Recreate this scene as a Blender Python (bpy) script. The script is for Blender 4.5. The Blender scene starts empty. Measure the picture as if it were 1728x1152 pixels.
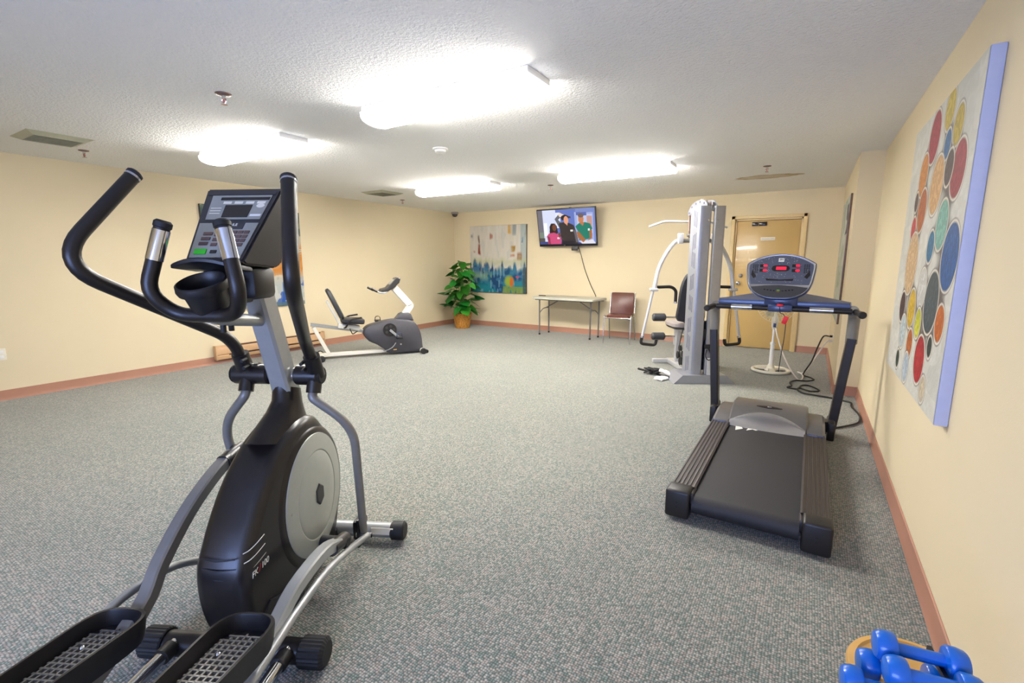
import bpy, bmesh, math, random
import numpy as np
from mathutils import Vector, Matrix, Quaternion
random.seed(7)
PI = math.pi
SC = bpy.context.scene
COL = SC.collection

# ------------------------------------------------------------------ camera, world, exposure
cam = bpy.data.cameras.new('camera'); cam.sensor_width = 36; cam.lens = 16.695; cam.clip_start = 0.02
co = bpy.data.objects.new('camera', cam); COL.objects.link(co)
co.location = (0, 0, 1.3823); co.rotation_euler = (PI / 2 - 0.16621, 0, 0.55777)
SC.camera = co
SC.view_settings.view_transform = 'Standard'; SC.view_settings.look = 'None'
SC.view_settings.gamma = 1; SC.view_settings.use_curve_mapping = False
SC.view_settings.exposure = 1.36
LAMP = 24.0          # radiance of the tube lamps' diffusers
SKY = 6.8            # daylight outside the assumed rear window
w = bpy.data.worlds.new('world'); SC.world = w; w.use_nodes = True
w.node_tree.nodes['Background'].inputs[0].default_value = (0.36, 0.50, 1.0, 1)
w.node_tree.nodes['Background'].inputs[1].default_value = SKY
SC.cycles.max_bounces = 10; SC.cycles.diffuse_bounces = 6

# room (metres; camera stands at x=0, y=0)
H = 2.44; XL = -6.815; XR = 0.512; XC = 0.31; YB = 8.49; YJ = 5.94; YF = -2.2

# ------------------------------------------------------------------ materials
def lin(c):
    return tuple(((v / 255 + .055) / 1.055) ** 2.4 if v > 10 else v / 255 / 12.92 for v in c)
def nd(t, k, **kw):
    n = t.nodes.new(k)
    for a, b in kw.items(): setattr(n, a, b)
    return n
def mat(name, rgb, rough=.5, metal=0., var=.06, scale=30., bump=0., bscale=None, coat=0., spec=.5, emit=0., alpha=None):
    m = bpy.data.materials.new(name); m.use_nodes = True; t = m.node_tree
    b = t.nodes['Principled BSDF']; c = lin(rgb)
    tc = nd(t, 'ShaderNodeTexCoord'); n = nd(t, 'ShaderNodeTexNoise'); n.inputs['Scale'].default_value = scale; n.inputs['Detail'].default_value = 3
    t.links.new(tc.outputs['Object'], n.inputs['Vector'])
    r = nd(t, 'ShaderNodeValToRGB')
    r.color_ramp.elements[0].position = .25; r.color_ramp.elements[1].position = .75
    r.color_ramp.elements[0].color = (*[v * (1 - var) for v in c], 1); r.color_ramp.elements[1].color = (*[min(1, v * (1 + var)) for v in c], 1)
    t.links.new(n.outputs['Fac'], r.inputs['Fac']); t.links.new(r.outputs['Color'], b.inputs['Base Color'])
    b.inputs['Roughness'].default_value = rough; b.inputs['Metallic'].default_value = metal
    b.inputs['Coat Weight'].default_value = coat; b.inputs['Specular IOR Level'].default_value = spec
    if emit:
        t.links.new(r.outputs['Color'], b.inputs['Emission Color']); b.inputs['Emission Strength'].default_value = emit
    if bump:
        n2 = nd(t, 'ShaderNodeTexNoise'); n2.inputs['Scale'].default_value = bscale or scale; n2.inputs['Detail'].default_value = 4
        t.links.new(tc.outputs['Object'], n2.inputs['Vector'])
        bp = nd(t, 'ShaderNodeBump'); bp.inputs['Strength'].default_value = 1; bp.inputs['Distance'].default_value = bump
        t.links.new(n2.outputs['Fac'], bp.inputs['Height']); t.links.new(bp.outputs['Normal'], b.inputs['Normal'])
    if alpha is not None: b.inputs['Alpha'].default_value = alpha
    return m
def ramp(t, stops, interp='LINEAR'):
    r = nd(t, 'ShaderNodeValToRGB'); cr = r.color_ramp; cr.interpolation = interp
    while len(cr.elements) < len(stops): cr.elements.new(.5)
    for e, (p, c) in zip(cr.elements, stops): e.position = p; e.color = (*c, 1)
    return r
def carpet_mat():
    m = bpy.data.materials.new('carpet'); m.use_nodes = True; t = m.node_tree; b = t.nodes['Principled BSDF']; L = t.links.new
    tc = nd(t, 'ShaderNodeTexCoord'); mp = nd(t, 'ShaderNodeMapping'); mp.inputs['Rotation'].default_value = (0, 0, .0)
    L(tc.outputs['Object'], mp.inputs['Vector'])
    v = nd(t, 'ShaderNodeTexVoronoi'); v.inputs['Scale'].default_value = 105; v.inputs['Randomness'].default_value = .38
    L(mp.outputs['Vector'], v.inputs['Vector'])
    sp = nd(t, 'ShaderNodeSeparateColor'); L(v.outputs['Color'], sp.inputs['Color'])
    r0 = ramp(t, [(0, (.185, .235, .205)), (.30, (.285, .295, .265)), (.55, (.365, .315, .28)), (.80, (.40, .38, .34))], 'CONSTANT')
    L(sp.outputs[0], r0.inputs['Fac'])
    rd = ramp(t, [(.22, (1.08, 1.08, 1.08)), (.6, (.34, .37, .35))]); L(v.outputs['Distance'], rd.inputs['Fac'])
    r = nd(t, 'ShaderNodeMix', data_type='RGBA', blend_type='MULTIPLY'); r.inputs[0].default_value = 1
    L(r0.outputs['Color'], r.inputs[6]); L(rd.outputs['Color'], r.inputs[7])
    # wear: broad paler walked-on areas
    n = nd(t, 'ShaderNodeTexNoise'); n.inputs['Scale'].default_value = .9; n.inputs['Detail'].default_value = 4; L(tc.outputs['Object'], n.inputs['Vector'])
    r2 = ramp(t, [(.3, (.90, .90, .90)), (.7, (1.05, 1.04, 1.03))]); L(n.outputs['Fac'], r2.inputs['Fac'])
    mx = nd(t, 'ShaderNodeMix', data_type='RGBA', blend_type='MULTIPLY'); mx.inputs[0].default_value = 1
    L(r.outputs[2], mx.inputs[6]); L(r2.outputs['Color'], mx.inputs[7]); L(mx.outputs[2], b.inputs['Base Color'])
    b.inputs['Roughness'].default_value = .95; b.inputs['Specular IOR Level'].default_value = .15
    b.inputs['Sheen Weight'].default_value = .35; b.inputs['Sheen Roughness'].default_value = .5
    bp = nd(t, 'ShaderNodeBump', invert=True); bp.inputs['Strength'].default_value = .8; bp.inputs['Distance'].default_value = .004
    L(v.outputs['Distance'], bp.inputs['Height']); L(bp.outputs['Normal'], b.inputs['Normal'])
    return m
def ceiling_mat():
    m = bpy.data.materials.new('popcorn_ceiling'); m.use_nodes = True; t = m.node_tree; b = t.nodes['Principled BSDF']; L = t.links.new
    tc = nd(t, 'ShaderNodeTexCoord')
    n = nd(t, 'ShaderNodeTexNoise'); n.inputs['Scale'].default_value = 48; n.inputs['Detail'].default_value = 5; n.inputs['Roughness'].default_value = .62
    L(tc.outputs['Object'], n.inputs['Vector'])
    bp = nd(t, 'ShaderNodeBump'); bp.inputs['Strength'].default_value = 1; bp.inputs['Distance'].default_value = .017
    L(n.outputs['Fac'], bp.inputs['Height']); L(bp.outputs['Normal'], b.inputs['Normal'])
    # old water stain near the far right corner
    sx = nd(t, 'ShaderNodeMapping'); sx.inputs['Location'].default_value = (.58 / .42, -7.0 / .17, 0); sx.inputs['Scale'].default_value = (1 / .42, 1 / .17, 0)
    L(tc.outputs['Object'], sx.inputs['Vector'])
    n3 = nd(t, 'ShaderNodeTexNoise'); n3.inputs['Scale'].default_value = 2.5; L(sx.outputs['Vector'], n3.inputs['Vector'])
    ln = nd(t, 'ShaderNodeVectorMath', operation='LENGTH'); L(sx.outputs['Vector'], ln.inputs[0])
    ad = nd(t, 'ShaderNodeMath', operation='ADD'); L(ln.outputs['Value'], ad.inputs[0]); L(n3.outputs['Fac'], ad.inputs[1])
    r = ramp(t, [(.0, (.72, .66, .56)), (1.1 / 2, (.68, .60, .48)), (1.3 / 2, (.50, .38, .22)), (1.42 / 2, (.93, .927, .92))])
    dv = nd(t, 'ShaderNodeMath', operation='MULTIPLY'); dv.inputs[1].default_value = .5; L(ad.outputs[0], dv.inputs[0]); L(dv.outputs[0], r.inputs['Fac'])
    L(r.outputs['Color'], b.inputs['Base Color']); b.inputs['Roughness'].default_value = .95; b.inputs['Specular IOR Level'].default_value = .1
    return m
def attr_mat(name, rough=.6, emit=0., bump=0., spec=.4):
    m = bpy.data.materials.new(name); m.use_nodes = True; t = m.node_tree; b = t.nodes['Principled BSDF']
    a = nd(t, 'ShaderNodeAttribute', attribute_name='Col'); b.inputs['Roughness'].default_value = rough; b.inputs['Specular IOR Level'].default_value = spec
    if emit:
        t.links.new(a.outputs['Color'], b.inputs['Emission Color']); b.inputs['Emission Strength'].default_value = emit; b.inputs['Base Color'].default_value = (.01, .01, .01, 1)
    else: t.links.new(a.outputs['Color'], b.inputs['Base Color'])
    if bump:
        tc = nd(t, 'ShaderNodeTexCoord'); n = nd(t, 'ShaderNodeTexNoise'); n.inputs['Scale'].default_value = 60; n.inputs['Detail'].default_value = 4
        t.links.new(tc.outputs['Object'], n.inputs['Vector']); bp = nd(t, 'ShaderNodeBump'); bp.inputs['Distance'].default_value = bump
        t.links.new(n.outputs['Fac'], bp.inputs['Height']); t.links.new(bp.outputs['Normal'], b.inputs['Normal'])
    return m
def glass_mat():
    m = bpy.data.materials.new('assumed_window_glass'); m.use_nodes = True; t = m.node_tree; o = t.nodes['Material Output']
    t.nodes.remove(t.nodes['Principled BSDF'])
    a = nd(t, 'ShaderNodeBsdfTransparent'); g = nd(t, 'ShaderNodeBsdfGlossy'); g.inputs['Roughness'].default_value = .02
    x = nd(t, 'ShaderNodeMixShader'); x.inputs[0].default_value = .06
    t.links.new(a.outputs[0], x.inputs[1]); t.links.new(g.outputs[0], x.inputs[2]); t.links.new(x.outputs[0], o.inputs['Surface'])
    return m

M = dict(
    wall=mat('painted_wall', (219, 204, 172), .75, bump=.0006, bscale=220, scale=1.2, var=.02, spec=.25),
    base=mat('vinyl_baseboard', (172, 124, 102), .45, scale=3, var=.06),
    carpet=carpet_mat(), ceil=ceiling_mat(),
    white=mat('white_enamel', (232, 231, 228), .4, var=.02),
    cream=mat('cream_plastic', (228, 222, 205), .4, var=.03),
    lamp=mat('lamp_diffuser', (255, 251, 244), .5, var=0, emit=LAMP), lampboost=mat('boosted_lamp_diffuser', (255, 251, 244), .5, var=0, emit=LAMP * 1.4), lampcap=mat('lit_end_cap', (250, 248, 244), .5, var=0, emit=1.2),  # rear lamps' emission raised to brighten the far end of the room
    black=mat('black_plastic', (26, 23, 24), .42, var=.12, bump=.0002, bscale=400),
    gloss=mat('satin_dark_plastic', (27, 22, 21), .33, var=.1, coat=.05),
    foam=mat('black_foam_grip', (25, 19, 18), .38, var=.15, bump=.0003, bscale=300),
    rubber=mat('black_rubber', (20, 19, 21), .6, var=.15),
    silver=mat('silver_paint', (164, 166, 166), .36, .45, var=.04),
    greymetal=mat('dark_grey_metal', (128, 125, 120), .38, .25, var=.05),
    chrome=mat('chrome', (215, 215, 218), .12, 1., var=.02),
    disc=mat('silver_grey_plastic', (168, 171, 163), .40, .1, var=.03),
    panel=mat('grey_console_panel', (148, 148, 140), .45, var=.04),
    darkpanel=mat('charcoal_panel', (52, 50, 52), .4, var=.06),
    screen=mat('dark_screen', (38, 32, 30), .15, var=.05),
    label=mat('white_print', (225, 225, 220), .5, var=.02),
    red=mat('red_print', (210, 20, 35), .45, var=.03),
    green=mat('green_key', (50, 185, 40), .45, var=.03),
    grey=mat('bike_shell_charcoal', (62, 61, 68), .42, var=.05, bump=.0002, bscale=300),
    beige=mat('cream_metal', (226, 222, 212), .4, var=.02),
    vinyl=mat('charcoal_vinyl', (50, 51, 56), .45, var=.06, bump=.0008, bscale=90),
    blueplastic=mat('slate_blue_plastic', (52, 66, 104), .28, .15, var=.05, coat=.3),
    face=mat('blue_grey_console_face', (78, 84, 104), .3, var=.08, scale=60, coat=.2),
    hood=mat('metallic_grey_hood', (112, 110, 112), .3, .5, var=.04),
    trim=mat('brushed_silver_trim', (190, 190, 196), .25, .85, var=.03),
    belt=mat('running_belt', (34, 33, 38), .6, var=.18, scale=300, bump=.0006, bscale=500),
    rail=mat('ribbed_foot_rail', (52, 45, 44), .42, var=.08, scale=60),
    redled=mat('red_led', (235, 20, 50), .4, var=.25, scale=200, emit=.55),
    gym=mat('silver_steel_shroud', (158, 160, 168), .33, .55, var=.03),
    gymlight=mat('pale_grey_steel', (208, 208, 210), .35, .4, var=.03),
    slot=mat('slot_shadow', (70, 68, 96), .7),
    brown=mat('brown_vinyl', (96, 52, 40), .35, var=.1, bump=.0006, bscale=80),
    tabletop=mat('speckled_grey_tabletop', (186, 184, 170), .5, var=.08, scale=250),
    steel=mat('grey_tube_steel', (128, 126, 126), .35, .7, var=.04),
    door=mat('tan_door_paint', (204, 172, 112), .3, var=.03, scale=2, coat=.2),
    frame=mat('beige_door_frame', (220, 194, 142), .4, var=.03),
    heater=mat('brown_beige_heater', (196, 158, 118), .45, var=.04),
    heatdark=mat('heater_shadow_gap', (62, 38, 24), .6),
    leaf=mat('green_leaf', (34, 128, 42), .32, var=.5, scale=9, coat=.2),
    leaf2=mat('light_green_leaf', (70, 160, 50), .32, var=.4, scale=9, coat=.2),
    stem=mat('green_stem', (80, 120, 50), .5),
    soil=mat('dark_soil', (48, 34, 24), .9, var=.3, bump=.01, bscale=60),
    blue=mat('blue_vinyl_coating', (2, 98, 196), .3, var=.04, coat=.25),
    wood=mat('golden_wood', (205, 160, 88), .4, var=.15, scale=8, coat=.2),
    canvasedge=mat('lavender_lit_canvas_edge', (192, 198, 226), .6, var=.03),  # lavender of the bluish light from the assumed window put into the edge colour
    darkedge=mat('dark_canvas_edge', (60, 56, 50), .6),
    paint=attr_mat('acrylic_paint', .55, bump=.002), tv=attr_mat('lit_tv_picture', .25, emit=.5),
    cordwhite=mat('white_cord', (222, 216, 208), .5), cordblack=mat('black_cord', (22, 22, 24), .5),
    glass=glass_mat(), dome=mat('smoked_dome', (70, 66, 62), .12, coat=.5),
    brass=mat('stained_metal', (120, 96, 90), .4, .6, var=.2),
    venttan=mat('vent_enamel', (172, 172, 150), .45, var=.05), ventdark=mat('vent_duct_dark', (40, 34, 26), .8),
    mesh=mat('clear_cream_wire', (226, 220, 196), .3, var=.02),
    glove=mat('white_glove_leather', (226, 222, 216), .6, var=.05), pulley=mat('grey_nylon_pulley', (150, 140, 136), .45),
    tvblack=mat('tv_bezel', (24, 24, 34), .3),
)
def wicker_mat():
    m = bpy.data.materials.new('woven_wicker'); m.use_nodes = True; t = m.node_tree; b = t.nodes['Principled BSDF']; L = t.links.new
    tc = nd(t, 'ShaderNodeTexCoord'); v = nd(t, 'ShaderNodeTexVoronoi'); v.inputs['Scale'].default_value = 38; v.inputs['Randomness'].default_value = .35
    L(tc.outputs['Object'], v.inputs['Vector'])
    r = ramp(t, [(.0, (.72, .36, .07)), (.5, (.52, .22, .03)), (.8, (.22, .08, .01))]); L(v.outputs['Distance'], r.inputs['Fac']); L(r.outputs['Color'], b.inputs['Base Color'])
    bp = nd(t, 'ShaderNodeBump', invert=True); bp.inputs['Distance'].default_value = .01; L(v.outputs['Distance'], bp.inputs['Height']); L(bp.outputs['Normal'], b.inputs['Normal'])
    b.inputs['Roughness'].default_value = .45
    return m
M['wicker'] = wicker_mat()

# ------------------------------------------------------------------ mesh helpers
def V(*a): return Vector(a)
def fillet(pts, rad, k=5):
    pts = [Vector(p) for p in pts]
    if rad <= 0 or len(pts) < 3: return pts
    out = [pts[0]]
    for a, b, c in zip(pts, pts[1:], pts[2:]):
        d1 = (a - b); d2 = (c - b); r = min(rad, d1.length * .49, d2.length * .49)
        p, q = b + d1.normalized() * r, b + d2.normalized() * r
        for i in range(k + 1):
            s = i / k; out.append(p * (1 - s) ** 2 + b * 2 * s * (1 - s) + q * s * s)
    out.append(pts[-1]); return out
def catmull(pts, k=6, closed=False):
    pts = [Vector(p) for p in pts]; n = len(pts); out = []
    for i in range(n if closed else n - 1):
        p1, p2 = pts[i], pts[(i + 1) % n]
        p0 = pts[i - 1] if (i or closed) else p1
        p3 = pts[(i + 2) % n] if (closed or i + 2 < n) else p2
        for j in range(k):
            s = j / k
            out.append(.5 * ((2 * p1) + (p2 - p0) * s + (2 * p0 - 5 * p1 + 4 * p2 - p3) * s * s + (3 * p1 - p0 - 3 * p2 + p3) * s ** 3))
    if not closed: out.append(pts[-1])
    return out
class MB:
    def __init__(s): s.bm = bmesh.new()
    def box(s, c, d, rot=None, bev=0., seg=2):
        r = bmesh.ops.create_cube(s.bm, size=1); vs = r['verts']
        bmesh.ops.scale(s.bm, vec=d, verts=vs)
        if bev:
            es = list({e for v in vs for e in v.link_edges})
            g = bmesh.ops.bevel(s.bm, geom=es, offset=min(bev, min(d) * .49), segments=seg, affect='EDGES', profile=.5)
            vs = list({v for f in g['faces'] for v in f.verts} | {v for v in vs if v.is_valid})
        mt = Matrix.Translation(c)
        if rot is not None: mt = mt @ (rot if isinstance(rot, Matrix) else Matrix.Rotation(rot, 4, 'Z'))
        bmesh.ops.transform(s.bm, matrix=mt, verts=vs); return s
    def tube(s, pts, r, n=10, rad=0., rect=None, up=None, closed=False, k=5):
        """sweep a circle (r) or a rectangle rect=(w,h) along pts; r may be a list"""
        pts = fillet(pts, rad, k) if not closed else [Vector(p) for p in pts]
        P = [pts[0]]
        for p in pts[1:]:
            if (p - P[-1]).length > 1e-5: P.append(p)
        N = len(P)
        T = []
        for i in range(N):
            a = P[i - 1] if (i or closed) else P[i]; b = P[(i + 1) % N] if (i + 1 < N or closed) else P[i]
            T.append((b - a).normalized())
        u = Vector(up) if up else (Vector((0, 0, 1)) if abs(T[0].z) < .9 else Vector((0, 1, 0)))
        nrm = (u - T[0] * u.dot(T[0])).normalized(); rings = []
        for i in range(N):
            if i and not up:
                q = T[i - 1].rotation_difference(T[i]); nrm = (q @ nrm).normalized()
            elif i: nrm = (u - T[i] * u.dot(T[i])).normalized()
            bi = T[i].cross(nrm); rr = r[min(len(r) - 1, int(i * len(r) / N))] if isinstance(r, (list, tuple)) else r
            if rect:
                w2, h2 = rect[0] / 2, rect[1] / 2; c = min(w2, h2) * .25
                sh = [(w2, h2 - c), (w2 - c, h2), (-w2 + c, h2), (-w2, h2 - c), (-w2, -h2 + c), (-w2 + c, -h2), (w2 - c, -h2), (w2, -h2 + c)]
            else: sh = [(rr * math.cos(2 * PI * j / n), rr * math.sin(2 * PI * j / n)) for j in range(n)]
            # scale at bends so the tube keeps its width
            rings.append([s.bm.verts.new(P[i] + bi * a + nrm * b) for a, b in sh])
        m = len(rings[0])
        for i in range(N if closed else N - 1):
            A, B = rings[i], rings[(i + 1) % N]
            for j in range(m): s.bm.faces.new((A[j], A[(j + 1) % m], B[(j + 1) % m], B[j]))
        if not closed:
            s.bm.faces.new(rings[0][::-1]); s.bm.faces.new(rings[-1])
        return s
    def cyl(s, a, b, r, n=20, r2=None, bev=0.):
        a, b = Vector(a), Vector(b); L = (b - a).length; r2 = r if r2 is None else r2
        pr = [(0, 0), (r - bev, 0), (r, bev), (r2, L - bev), (r2 - bev, L), (0, L)] if bev else [(0, 0), (r, 0), (r2, L), (0, L)]
        return s.lathe(pr, a, (b - a), n)
    def lathe(s, prof, o=(0, 0, 0), ax=(0, 0, 1), n=24):
        o = Vector(o); ax = Vector(ax).normalized(); q = Vector((0, 0, 1)).rotation_difference(ax).to_matrix()
        rings = []
        for r, h in prof:
            if abs(r) < 1e-6: rings.append([s.bm.verts.new(o + q @ Vector((0, 0, h)))])
            else: rings.append([s.bm.verts.new(o + q @ Vector((r * math.cos(2 * PI * j / n), r * math.sin(2 * PI * j / n), h))) for j in range(n)])
        for A, B in zip(rings, rings[1:]):
            if len(A) == 1 and len(B) == 1: continue
            for j in range(n):
                k = (j + 1) % n
                if len(A) == 1: s.bm.faces.new((A[0], B[k], B[j]))
                elif len(B) == 1: s.bm.faces.new((A[j], A[k], B[0]))
                else: s.bm.faces.new((A[j], A[k], B[k], B[j]))
        return s
    def slab(s, out, layers, f=lambda a, b, h: (a, b, h)):
        """outline (2D) lofted through layers [(height, inset)], capped; f maps (a,b,h) to xyz"""
        P = [Vector((p[0], p[1])) for p in out]; n = len(P)
        area = sum(P[i].x * P[(i + 1) % n].y - P[(i + 1) % n].x * P[i].y for i in range(n))
        if area < 0: P.reverse()
        nr = []
        for i in range(n):
            e1 = (P[i] - P[i - 1]).normalized(); e2 = (P[(i + 1) % n] - P[i]).normalized()
            nn = Vector((e1.y, -e1.x)) + Vector((e2.y, -e2.x)); ln = nn.length
            nr.append(nn / ln * min(2 / ln, 1.6) if ln > .05 else Vector((0, 0)))
        rings = [[s.bm.verts.new(f(P[i].x - nr[i].x * ins, P[i].y - nr[i].y * ins, h)) for i in range(n)] for h, ins in layers]
        for A, B in zip(rings, rings[1:]):
            for j in range(n):
                k = (j + 1) % n; s.bm.faces.new((A[j], A[k], B[k], B[j]))
        s.bm.faces.new(rings[0][::-1]); s.bm.faces.new(rings[-1]); return s
    def ball(s, c, r, sc=(1, 1, 1), n=16):
        g = bmesh.ops.create_uvsphere(s.bm, u_segments=n, v_segments=max(6, n // 2), radius=r)
        bmesh.ops.transform(s.bm, matrix=Matrix.Translation(c) @ Matrix.Diagonal((*sc, 1)), verts=g['verts']); return s
    def poly(s, pts):
        s.bm.faces.new([s.bm.verts.new(p) for p in pts]); return s
    def mesh(s, name, m, angle=38):
        bmesh.ops.recalc_face_normals(s.bm, faces=s.bm.faces)
        me = bpy.data.meshes.new(name); s.bm.to_mesh(me); s.bm.free()
        me.materials.append(m if not isinstance(m, str) else M[m])
        me.polygons.foreach_set('use_smooth', [True] * len(me.polygons)); me.set_sharp_from_angle(angle=math.radians(angle))
        return me
    def build(s, name, m, parent=None, angle=38, loc=None, rot=None, label=None):
        o = bpy.data.objects.new(name, s.mesh(name, m, angle)); COL.objects.link(o)
        if parent is not None: o.parent = parent
        if loc: o.location = loc
        if rot: o.rotation_euler = rot
        if label: o['label'] = label
        return o
def rr(w, h, r, k=4, cx=0, cy=0):
    o = []
    for sx, sy, a in ((1, 1, 0), (-1, 1, PI / 2), (-1, -1, PI), (1, -1, 1.5 * PI)):
        for i in range(k + 1):
            t = a + PI / 2 * i / k; o.append((cx + sx * (w / 2 - r) + r * math.cos(t), cy + sy * (h / 2 - r) + r * math.sin(t)))
    return o
def ell(a, b, n=32, cx=0, cy=0): return [(cx + a * math.cos(2 * PI * i / n), cy + b * math.sin(2 * PI * i / n)) for i in range(n)]
def thing(name, label, cat, loc=(0, 0, 0), rz=0., group=None):
    o = bpy.data.objects.new(name, None); COL.objects.link(o); o.location = loc; o.rotation_euler = (0, 0, rz); o.empty_display_size = .1
    o['label'] = label; o['category'] = cat
    if group: o['group'] = group
    return o
def tag(o, label, cat, group=None):
    o['label'] = label; o['category'] = cat
    if group: o['group'] = group
    return o
def struct(mb, name, m, parent=None):
    o = mb.build(name, m, parent)
    if parent is None: o['kind'] = 'structure'
    return o
def dup(root, loc, rz=None, label=None):
    r = root.copy(); COL.objects.link(r); r.location = loc
    if rz is not None: r.rotation_euler = (0, 0, rz)
    if label: r['label'] = label
    for ch in list(root.children):
        c = ch.copy(); COL.objects.link(c); c.parent = r
        for g in list(ch.children):
            d = g.copy(); COL.objects.link(d); d.parent = c
    return r
def text(name, s, size, m, parent, mtx, ext=.0006, align='CENTER', shear=0.):
    cu = bpy.data.curves.new(name, 'FONT'); cu.body = s; cu.size = size; cu.align_x = align; cu.align_y = 'CENTER'; cu.extrude = ext; cu.shear = shear
    to = bpy.data.objects.new(name + '_curve', cu); COL.objects.link(to)
    dg = bpy.context.evaluated_depsgraph_get(); me = bpy.data.meshes.new_from_object(to.evaluated_get(dg)); me.name = name
    bpy.data.objects.remove(to); bpy.data.curves.remove(cu)
    me.materials.clear(); me.materials.append(M[m]); me.transform(mtx)
    o = bpy.data.objects.new(name, me); COL.objects.link(o); o.parent = parent; return o
def frame_m(o, x, y):
    """matrix whose local x,y axes are the given directions, at o"""
    x = Vector(x).normalized(); y = Vector(y); y = (y - x * y.dot(x)).normalized(); z = x.cross(y)
    return Matrix(((x.x, y.x, z.x, o[0]), (x.y, y.y, z.y, o[1]), (x.z, y.z, z.z, o[2]), (0, 0, 0, 1)))
# ---- flat print painted as vertex colours on a fine grid
rng = np.random.default_rng(5)
def vnoise(nx, ny, fx, fy):
    g = rng.random((fy + 2, fx + 2)); x = np.linspace(0, fx, nx); y = np.linspace(0, fy, ny)
    xi = x.astype(int); yi = y.astype(int); a = (x - xi)[None]; b = (y - yi)[:, None]
    a = a * a * (3 - 2 * a); b = b * b * (3 - 2 * b); X, Y = np.meshgrid(xi, yi)
    return g[Y, X] * (1 - a) * (1 - b) + g[Y, X + 1] * a * (1 - b) + g[Y + 1, X] * (1 - a) * b + g[Y + 1, X + 1] * a * b
class Pic:
    def __init__(s, nx, ny, c):
        s.nx, s.ny = nx, ny; s.a = np.ones((ny, nx, 3)) * np.array(lin(c)); s.U, s.Vv = np.meshgrid(np.linspace(0, 1, nx), np.linspace(0, 1, ny))
    def put(s, mask, c, op=1.):
        mk = np.clip(mask * op, 0, 1)[..., None]; s.a = s.a * (1 - mk) + np.array(lin(c)) * mk; return s
    def poly(s, pts, c, op=1.):
        ins = np.zeros(s.U.shape, bool); n = len(pts)
        for i in range(n):
            (x1, y1), (x2, y2) = pts[i], pts[(i + 1) % n]
            if y1 == y2: continue
            cr = ((y1 > s.Vv) != (y2 > s.Vv)) & (s.U < (x2 - x1) * (s.Vv - y1) / (y2 - y1) + x1); ins ^= cr
        return s.put(ins.astype(float), c, op)
    def ell(s, cx, cy, rx, ry, c, op=1.): return s.put((((s.U - cx) / rx) ** 2 + ((s.Vv - cy) / ry) ** 2 < 1).astype(float), c, op)
    def mesh(s, name, m, w, h, gain=.74):
        nx, ny = s.nx, s.ny
        X = (s.U - .5) * w; Z = (.5 - s.Vv) * h
        vs = np.stack([X, np.zeros_like(X), Z], -1).reshape(-1, 3)
        i = np.arange(nx * ny).reshape(ny, nx)
        q = np.stack([i[1:, :-1], i[1:, 1:], i[:-1, 1:], i[:-1, :-1]], -1).reshape(-1, 4)
        me = bpy.data.meshes.new(name); me.from_pydata(vs.tolist(), [], q.tolist())
        at = me.color_attributes.new('Col', 'FLOAT_COLOR', 'POINT'); at.data.foreach_set('color', np.concatenate([s.a.reshape(-1, 3) * gain, np.ones((nx * ny, 1))], 1).astype(np.float32).ravel())
        me.materials.append(M[m]); return me

# ------------------------------------------------------------------ the room
T = .12
def wallbox(name, x0, x1, y0, y1, z0=0, z1=H, m='wall'):
    return struct(MB().box(((x0 + x1) / 2, (y0 + y1) / 2, (z0 + z1) / 2), (x1 - x0, y1 - y0, z1 - z0)), name, m)
wallbox('floor', XL - T, XR + T, YF - T, YB + T, -.1, 0, 'carpet')
wallbox('ceiling', XL - T, XR + T, YF - T, YB + T, H, H + .1, 'ceil')
wallbox('wall_left', XL - T, XL, YF, YB)
DX0, DX1, DZ = -1.095, -.165, 2.045       # doorway opening
bw = MB(); yb = YB + T / 2
bw.box(((XL - T + DX0) / 2, yb, H / 2), (DX0 - XL + T, T, H)); bw.box(((DX1 + XR + T) / 2, yb, H / 2), (XR + T - DX1, T, H)); bw.box(((DX0 + DX1) / 2, yb, (H + DZ) / 2), (DX1 - DX0, T, H - DZ))
struct(bw, 'wall_back', 'wall')
wallbox('wall_right', XR, XR + T, YF, YJ)
wallbox('wall_corner', XC, XR + T, YJ, YB)
# rear wall with an assumed window, added unseen for bluish daylight behind the camera
WX0, WX1, WZ0, WZ1 = -1.75, .35, .30, 1.75
fw = MB(); yf = YF - T / 2
fw.box(((XL - T + WX0) / 2, yf, H / 2), (WX0 - XL + T, T, H)); fw.box(((WX1 + XR + T) / 2, yf, H / 2), (XR + T - WX1, T, H))
fw.box(((WX0 + WX1) / 2, yf, WZ0 / 2), (WX1 - WX0, T, WZ0)); fw.box(((WX0 + WX1) / 2, yf, (H + WZ1) / 2), (WX1 - WX0, T, H - WZ1))
struct(fw, 'wall_front', 'wall')
wf = MB()
for x in (WX0 + .02, (WX0 + WX1) / 2, WX1 - .02): wf.box((x, yf, (WZ0 + WZ1) / 2), (.04, .08, WZ1 - WZ0))
for z in (WZ0 + .02, WZ1 - .02): wf.box(((WX0 + WX1) / 2, yf, z), (WX1 - WX0, .08, .04))
wo = struct(wf, 'assumed_window_1', 'white')
for x0, x1 in ((WX0 + .04, (WX0 + WX1) / 2 - .02), ((WX0 + WX1) / 2 + .02, WX1 - .04)):
    MB().box(((x0 + x1) / 2, yf, (WZ0 + WZ1) / 2), (x1 - x0, .006, WZ1 - WZ0 - .08)).build('pane', 'glass', wo)
pl = bpy.data.lights.new('assumed_window_portal', 'AREA'); pl.shape = 'RECTANGLE'; pl.size = WX1 - WX0; pl.size_y = WZ1 - WZ0; pl.cycles.is_portal = True
po = bpy.data.objects.new('assumed_window_portal', pl); COL.objects.link(po); po.location = ((WX0 + WX1) / 2, YF - T - .01, (WZ0 + WZ1) / 2); po.rotation_euler = (PI / 2, 0, 0)
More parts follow.
